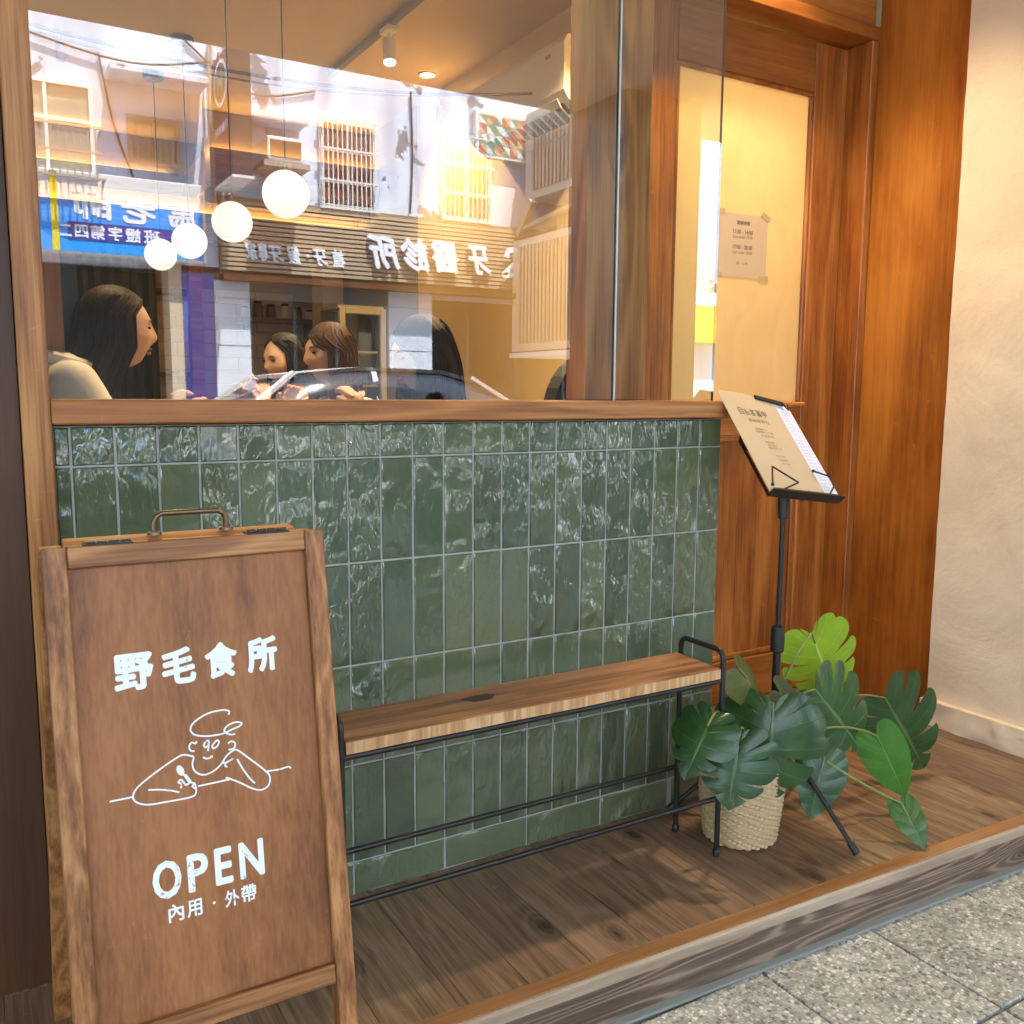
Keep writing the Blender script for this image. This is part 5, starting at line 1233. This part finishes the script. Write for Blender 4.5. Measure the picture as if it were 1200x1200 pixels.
hwin(3.73, 4.46, 3.27, 4.30, 2, (3.58, 3.95), WFR, flat('reddish_brown_blind', (.30, .13, .09), .8), 12)
hwin(5.37, 6.11, 3.29, 4.33, 2, (3.62, 3.98), WFR, flat('ochre_blind', (.50, .38, .20), .8), 11)
hwin(-1.6, -.7, 3.3, 4.3, 2, (3.9,), WFR, CURT, 12); hwin(7.2, 8.1, 3.3, 4.3, 2, (3.9,), WFR, CURT, 12)
for k, x in enumerate((-1.4, .4, 2.6, 4.4, 6.4)): hwin(x, x + .85, 6.0, 7.0, 2, (6.6,), WFR, CURT)
a_ = MB(); a_.box(2.98, 3.40, FY, FY + .45, 3.64, 3.90, .012); a_.build('window_cooler', WHITE, OB); m2 = MB(); m2.box(3.01, 3.37, FY + .452, FY + .458, 3.68, 3.86); m2.build('cooler_grille', flat('cooler_dark', (.10, .06, .05), .7), OB)
MB().box(2.92, 3.46, FY, FY + .5, 3.56, 3.62).build('cooler_shelf', RUST, OB)
for k, pts in enumerate((((2.2, 4.9), (2.9, 4.45), (3.7, 4.6)), ((3.2, 3.6), (3.3, 3.2), (3.15, 3.1)), ((4.95, 4.8), (4.97, 4.0), (4.93, 3.3)), ((1.3, 4.6), (1.42, 3.9), (1.6, 3.35)), ((.3, 4.75), (1.6, 4.55), (2.6, 4.75)))):
    m2 = MB(); m2.tube([(a, FY + .02 + .004 * k, b) for a, b in [tuple(cat(pts, i / 10)) for i in range(11)]], .012, 6); m2.build('wall_cable', flat('dark_cable', (.06, .06, .065), .7) if k == 0 else bpy.data.materials['dark_cable'], OB)
# blue tutoring sign
bs = thing('blue_shop_sign', 'bright blue shop sign with white lettering and a yellow stripe', 'shop sign', (.9, FY + .15, 2.46))
SBLUE = flat('sign_blue', (.02, .33, .90), .4, bmp=0); SNAVY = flat('sign_navy', (.04, .06, .34), .4, bmp=0); SYEL = flat('sign_yellow', (.75, .62, .03), .4, bmp=0); SLETT = flat('sign_white', (.80, .84, .90), .4, bmp=0)
MB().box(-1.6, 2.335, FY, FY + .15, 2.465, 3.32, .006).build('box', WFR, bs)
MB().box(-1.58, 2.30, FY + .151, FY + .155, 2.49, 3.06).build('face', SBLUE, bs); MB().box(.90, 2.30, FY + .156, FY + .159, 2.61, 2.80).build('band', SNAVY, bs); MB().box(.75, .82, FY + .156, FY + .159, 2.49, 3.30).build('stripe', SYEL, bs)
def ftext(parent, items, d, mat, bold=.05, shear=0, th=0, name='lettering'):
    for ch, x0, x1, z0, z1 in items:           # x0<x1 in world; the glyph runs from x1 down to x0
        mb = MB(); put(mb, ch, FF, -x1, -x0, z0, z1, d, bold, shear, th); mb.build(name, mat, parent)
ftext(bs, [('馬', 1.93, 2.25, 2.83, 3.10), ('老', 1.44, 1.80, 2.83, 3.14), ('師', .96, 1.34, 2.83, 3.17)], .160, SLETT, .035)
ftext(bs, [('班', 1.66, 1.83, 2.63, 2.78), ('證', 1.47, 1.63, 2.63, 2.78), ('字', 1.30, 1.44, 2.63, 2.78), ('第', 1.12, 1.27, 2.63, 2.78), ('四', .97, 1.10, 2.635, 2.77), ('二', .82, .94, 2.64, 2.76)], .1605, SLETT, .03)
# clinic sign with slatted backing
cs = thing('clinic_sign', 'tan slatted clinic sign with raised white Chinese letters', 'shop sign', (5, FY + .1, 2.4))
MB().box(2.50, 7.6, FY + .001, FY + .06, 2.37, 3.26).build('backing', flat('sign_tan_backing', (.24, .19, .13), .6), cs)
sl_ = MB()
for k in range(15): sl_.box(2.52, 7.58, FY + .061, FY + .095, 2.42 + k * .054, 2.42 + k * .054 + .036)
tag(sl_.build('slat', flat('sign_tan_slat', (.46, .37, .25), .5), cs), kind='stuff')
MB().box(2.5, 7.6, FY + .001, FY + .20, 2.30, 2.365).build('light_trough', flat('copper_trough', (.45, .22, .12), .3, metal=1), cs)
ftext(cs, [('植', 3.86, 4.02, 2.54, 2.75), ('牙', 3.62, 3.80, 2.54, 2.74), ('·', 3.52, 3.56, 2.63, 2.67), ('假', 3.30, 3.46, 2.54, 2.75), ('牙', 3.08, 3.25, 2.54, 2.74), ('專', 2.95, 3.07, 2.54, 2.76), ('家', 2.80, 2.93, 2.55, 2.76)], .11, SLETT, .03, .15, .012)
ftext(cs, [('所', 4.36, 4.74, 2.56, 2.98), ('診', 4.79, 5.16, 2.56, 2.98), ('醫', 5.22, 5.60, 2.57, 2.97), ('牙', 5.76, 6.08, 2.58, 2.96)], .15, SLETT, .035, .18, .04)
mb = MB(); frm = (Vector((0, FY, 0)), Vector((1, 0, 0)), Vector((0, 0, 1)), Vector((0, 1, 0)))
stroke(mb, [(6.30, 2.84), (6.33, 2.93), (6.44, 2.94), (6.49, 2.86), (6.40, 2.74), (6.26, 2.61), (6.40, 2.62), (6.52, 2.64)], frm, .075, .15); mb.build('lettering', SLETT, cs)
# projecting sign
ps_ = thing('projecting_sign', 'dark grey projecting vertical sign with a round emblem on a lattice bracket', 'shop sign', (2.55, -8.9, 3.3))
PG = flat('sign_dark_grey', (.045, .045, .052), .5)
MB().box(2.44, 2.66, -9.28, -8.5, 3.30, 4.62, .008).build('box', PG, ps_)
pf = (Vector((2.438, -8.89, 3.3)), Vector((0, -1, 0)), Vector((0, 0, 1)), Vector((-1, 0, 0)))
mb = MB(); mb.prism([(.28 * math.cos(a), 1.02 + .24 * math.sin(a)) for a in [2 * pi * i / 28 for i in range(28)]], pf, 0, .004); mb.build('emblem', SLETT, ps_)
mb = MB(); mb.prism([(.235 * math.cos(a), 1.02 + .2 * math.sin(a)) for a in [2 * pi * i / 28 for i in range(28)]], pf, .005, .008); mb.build('emblem_disc', PG, ps_)
mb = MB(); put(mb, 'H', pf, -.12, .12, .90, 1.14, .010, .06); mb.build('emblem_letter', flat('sign_green', (.10, .42, .18), .5), ps_)
mb = MB(); put(mb, '牙醫診所', pf, -.3, .3, .50, .60, .004, .02); mb.build('lettering', SLETT, ps_)
MB().box(2.435, 2.665, -9.30, -8.48, 3.27, 3.298).build('edge_trim', WFR, ps_)
for x in (2.45, 2.62):
    for y in (-9.47, -9.33): MB().tube([(x, y, 3.0), (x, y, 4.9)], .015, 8).build('bracket_rail', RUST, ps_)
for k in range(7): MB().tube([(2.53, -9.47, 3.1 + k * .26), (2.53, -9.30, 3.22 + k * .26)], .012, 6).build('bracket_rung', RUST, ps_)
# corrugated bay and box at the right
cbx = thing('corrugated_bay', 'cream corrugated metal bays projecting from the far facade', 'bay', (6.9, -8.7, 1.5))
CREAM = flat('cream_metal', (.62, .58, .50), .5); CREAMD = flat('cream_metal_groove', (.40, .36, .29), .6)
def corr(x, y0, y1, z0, z1, nm):
    MB().box(x, x + 1.2, y0, y1, z0, z1).build(nm, CREAM, cbx)
    rb = MB(); n = int((y1 - y0 - .3) / .09)
    for k in range(n): rb.box(x - .03, x - .001, y0 + .2 + k * .09, y0 + .25 + k * .09, z0 + .1, z1 - .1)
    tag(rb.build('rib', CREAMD, cbx), kind='stuff')
corr(6.42, FY + .1, -7.6, 1.58, 3.06, 'lower_box'); corr(6.62, FY + .1, -7.2, 3.62, 4.75, 'upper_box')
MB().box(6.38, 7.62, FY + .1, -7.55, 1.50, 1.56).build('lower_rail', WFR, cbx)
MB().bar((6.5, -9.2, 3.22), (6.5, -7.4, 3.40), .08, .05).build('bracket_arm', RUST, cbx); MB().bar((6.5, -9.35, 3.15), (6.5, -9.0, 3.55), .10, .10).build('bracket_elbow', RUST, cbx)
pb = thing('patchwork_board', 'board of red, green and white triangles in a white frame high on the facade', 'sign board', (6.2, FY + .1, 4.2))
MB().box(5.85, 6.65, FY + .001, FY + .10, 4.12, 4.72, .006).build('frame', WFR, pb)
TC = [flat('patch_red', (.55, .16, .08), .6, bmp=0), flat('patch_green', (.20, .30, .16), .6, bmp=0), flat('patch_sand', (.60, .45, .28), .6, bmp=0), flat('patch_white', (.75, .74, .72), .6, bmp=0)]
for i in range(6):
    for j in range(4):
        x, z, s = 5.90 + i * .118, 4.17 + j * .126, .112
        for q, tri in enumerate((((0, 0), (s, 0), (0, s)), ((s, .006), (s, s), (.006, s)))):
            mb = MB(); mb.prism([(-(x + a), z + b) for a, b in tri], FF, .101, .106); mb.build('triangle', TC[(i * 3 + j * 5 + q * 2 + (i * j) % 3) % 4], pb)
# second building and its yellow sign, seen in the right pane
ob2 = thing('white_building', 'plain white building farther right across the street', 'building', (13, -10.5, -.25))
MB().box(9.3, 18, -14, -10.6, -.25, 5.2).build('wall', PEEL, ob2)
for z in (3.0, 4.0):
    fr0 = MB()
    for k in range(6): fr0.box(9.6 + k * .12, 9.62 + k * .12, -10.59, -10.4, z, z + .8)
    fr0.box(9.5, 10.4, -10.6, -10.38, z - .05, z); tag(fr0.build('balcony_rail', TEAL, ob2), kind='stuff')
ys = thing('yellow_sign', 'yellow and white shop sign with red lettering across the street', 'shop sign', (10, -10.4, 1.9))
F2 = (Vector((0, -10.4, 0)), FF[1], FF[2], FF[3])
MB().box(9.3, 11.6, -10.55, -10.405, 1.9, 2.75).build('box', SYEL, ys); MB().box(9.3, 11.6, -10.404, -10.40, 2.52, 2.75).build('header', SLETT, ys)
for ch, x, z in (('內', 9.9, 2.55), ('盒', 10.15, 2.55), ('飯', 10.4, 2.55), ('子', 9.95, 2.28), ('便', 10.2, 2.28), ('當', 10.45, 2.28), ('素', 9.95, 2.0), ('食', 10.2, 2.0), ('麵', 10.45, 2.0)):
    mb = MB(); put(mb, ch, F2, -x - .18, -x, z, z + .17, .006, .03); mb.build('lettering', flat('sign_red', (.55, .08, .05), .5, bmp=0) if 'sign_red' not in bpy.data.materials else bpy.data.materials['sign_red'], ys)

# ------------------------------------------------------------------ parked car and scooters on the street
car = thing('parked_car', 'white parked sedan at the far side of the lane', 'car', (2.5, -5.6, -.25))
CP = flat('white_car_paint', (.72, .74, .78), .18, bmp=0); TINT = flat('dark_car_glass', (.03, .04, .055), .05, bmp=0)
def loft(secs, mat, name, parent):
    n = len(secs[0]); mb = MB(); mb.add([p for s in secs for p in s], [tuple(range(n))[::-1], tuple((len(secs) - 1) * n + j for j in range(n))] + [(i * n + j, i * n + (j + 1) % n, (i + 1) * n + (j + 1) % n, (i + 1) * n + j) for i in range(len(secs) - 1) for j in range(n)])
    return mb.build(name, mat, parent, smooth=True)
def csec(x, w, z0, z1, c=-5.85): return [Vector((x, c + a * w, z0 + b * (z1 - z0))) for a, b in ((-.42, 0), (.42, 0), (.48, .15), (.5, .45), (.49, .8), (.44, 1), (-.44, 1), (-.49, .8), (-.5, .45), (-.48, .15))]
loft([csec(x, w_, z0, z1) for x, w_, z0, z1 in ((.42, 1.3, .05, .38), (.48, 1.6, -.02, .47), (.9, 1.74, -.07, .56), (1.5, 1.78, -.07, .66), (2.2, 1.78, -.07, .68), (3.4, 1.78, -.07, .70), (4.2, 1.76, -.07, .72), (4.75, 1.66, .0, .66), (4.85, 1.4, .08, .5))], CP, 'body', car)
def gsec(x, w, z0, z1, c=-5.85): return [Vector((x, c + a * w, z0 + b * (z1 - z0))) for a, b in ((-.5, 0), (.5, 0), (.42, .8), (.34, 1), (-.34, 1), (-.42, .8))]
loft([gsec(x, w_, .66, z1) for x, w_, z1 in ((1.35, 1.6, .672), (1.75, 1.6, .95), (2.1, 1.58, 1.155), (2.6, 1.58, 1.19), (3.3, 1.58, 1.175), (3.8, 1.55, 1.03), (4.35, 1.5, .71))], TINT, 'greenhouse', car)
mb = MB()
mb.add([Vector((x, -5.85 + s * y, z)) for x, y, z in ((2.02, .56, 1.15), (2.6, .57, 1.215), (3.3, .57, 1.20), (3.62, .55, 1.13)) for s in (-1, 1)] + [Vector((x, -5.85 + s * (y - .01), z - .03)) for x, y, z in ((2.02, .56, 1.15), (2.6, .57, 1.215), (3.3, .57, 1.20), (3.62, .55, 1.13)) for s in (-1, 1)],
       [(0, 1, 3, 2), (2, 3, 5, 4), (4, 5, 7, 6), (8, 10, 11, 9), (10, 12, 13, 11), (12, 14, 15, 13), (0, 2, 10, 8), (2, 4, 12, 10), (4, 6, 14, 12), (1, 9, 11, 3), (3, 11, 13, 5), (5, 13, 15, 7), (0, 8, 9, 1), (6, 7, 15, 14)]); mb.build('roof', CP, car, smooth=True)
for s in (-1, 1):
    for pts in (((1.38, .79, .68), (2.04, .565, 1.16)), ((4.30, .74, .70), (3.60, .56, 1.14)), ((2.72, .79, .68), (2.68, .60, 1.17))):
        MB().bar(*[Vector((a, -5.85 + s * b, c)) for a, b, c in pts], .05, .03).build('pillar', CP, car)
for x in (1.2, 3.95):
    for s in (-1, 1):
        cy = -5.85 + s * .80; m2 = MB(); m2.tube([(x, cy - .1, .065), (x, cy + .1, .065)], .315, 28); wlo = m2.build('wheel', BLACKP, car, smooth=True)
        m2 = MB(); m2.tube([(x, cy + s * .101, .065), (x, cy + s * .106, .065)], .20, 20); m2.build('rim', STEEL, wlo)
for s in (-1, 1): MB().box(.415, .56, -5.85 + s * .62 - .13, -5.85 + s * .62 + .13, .27, .39, .03).build('headlight', WFR, car)
for s in (-1, 1): m2 = MB(); m2.ell((1.85, -5.85 + s * .95, .74), .06, .10, .07, 12, 8); m2.build('side_mirror', CP, car, smooth=True)

def scooter():
    t = thing('parked_scooter', 'dark motor scooter at the near end of the row by the arcade edge', 'scooter', (0, 0, 0), 'scooters parked along the arcade edge')
    SP = flat('scooter_paint', (.035, .037, .045), .25, bmp=0)
    for x in (-.62, .62):
        m2 = MB(); m2.tube([(x, -.05, .22), (x, .05, .22)], .22, 26); wl_ = m2.build('wheel', BLACKP, t, smooth=True)
        m2 = MB(); m2.tube([(x, -.055, .22), (x, .055, .22)], .12, 18); m2.build('rim', STEEL, wl_)
    loft([[Vector((x, a * w_, z0 + b * (z1 - z0))) for a, b in ((-.5, .1), (.5, .1), (.6, .5), (.4, 1), (-.4, 1), (-.6, .5))] for x, w_, z0, z1 in ((-.85, .10, .55, .70), (-.6, .26, .38, .72), (-.2, .30, .28, .72), (.05, .28, .22, .66), (.1, .3, .2, .3), (.38, .3, .2, .30))], SP, 'body', t)
    loft([[Vector((x, a * w_, z0 + b * (z1 - z0))) for a, b in ((-.5, 0), (.5, 0), (.45, .8), (.25, 1), (-.25, 1), (-.45, .8))] for x, w_, z0, z1 in ((-.72, .20, .72, .80), (-.4, .30, .73, .84), (-.05, .26, .70, .79), (.06, .12, .68, .74))], BLACKP, 'seat', t)
    loft([[Vector((x + k, a * w_, z)) for a, k in ((-.5, -.04), (-.3, .05), (.3, .05), (.5, -.04), (.3, -.07), (-.3, -.07))] for x, w_, z in ((.45, .30, .28), (.46, .40, .55), (.40, .36, .80), (.34, .26, .96))], SP, 'front_shield', t)
    m2 = MB(); m2.tube([(.60, 0, .24), (.36, 0, .95)], .028, 12); m2.build('fork', BLACK, t, smooth=True)
    m2 = MB(); m2.tube([(.26, -.34, 1.0), (.31, -.18, 1.02), (.34, 0, .98), (.31, .18, 1.02), (.26, .34, 1.0)], .016, 10); m2.build('handlebar', BLACK, t, smooth=True)
    m2 = MB(); m2.ell((.42, 0, .93), .09, .12, .10, 16, 10); m2.build('headlight', WFR, t, smooth=True)
    for s in (-1, 1):
        m2 = MB(); m2.tube([(.29, s * .25, 1.01), (.27, s * .31, 1.16)], .006, 8); st_ = m2.build('mirror_stem', BLACK, t)
        m2 = MB(); m2.ell((.255, s * .33, 1.215), .018, .062, .055, 16, 10); m2.build('mirror', BLACKP, st_, smooth=True)
    return t
s0 = scooter()
spots = [(2.35, -4.35, 85, None), (3.05, -4.40, 95, 'dark motor scooter second in the row by the arcade edge'), (3.75, -4.3, 98, 'dark motor scooter in the middle of the row by the arcade edge'), (4.5, -4.4, 80, 'dark motor scooter fourth in the row by the arcade edge'), (5.2, -4.35, 88, 'dark motor scooter at the far end of the row by the arcade edge')]
for k, (x, y, a, lab) in enumerate(spots):
    o = s0 if k == 0 else copy_tree(s0)
    o.location = (x, y, -.25); o.rotation_euler = (0, 0, R(a))
    if lab: o['label'] = lab
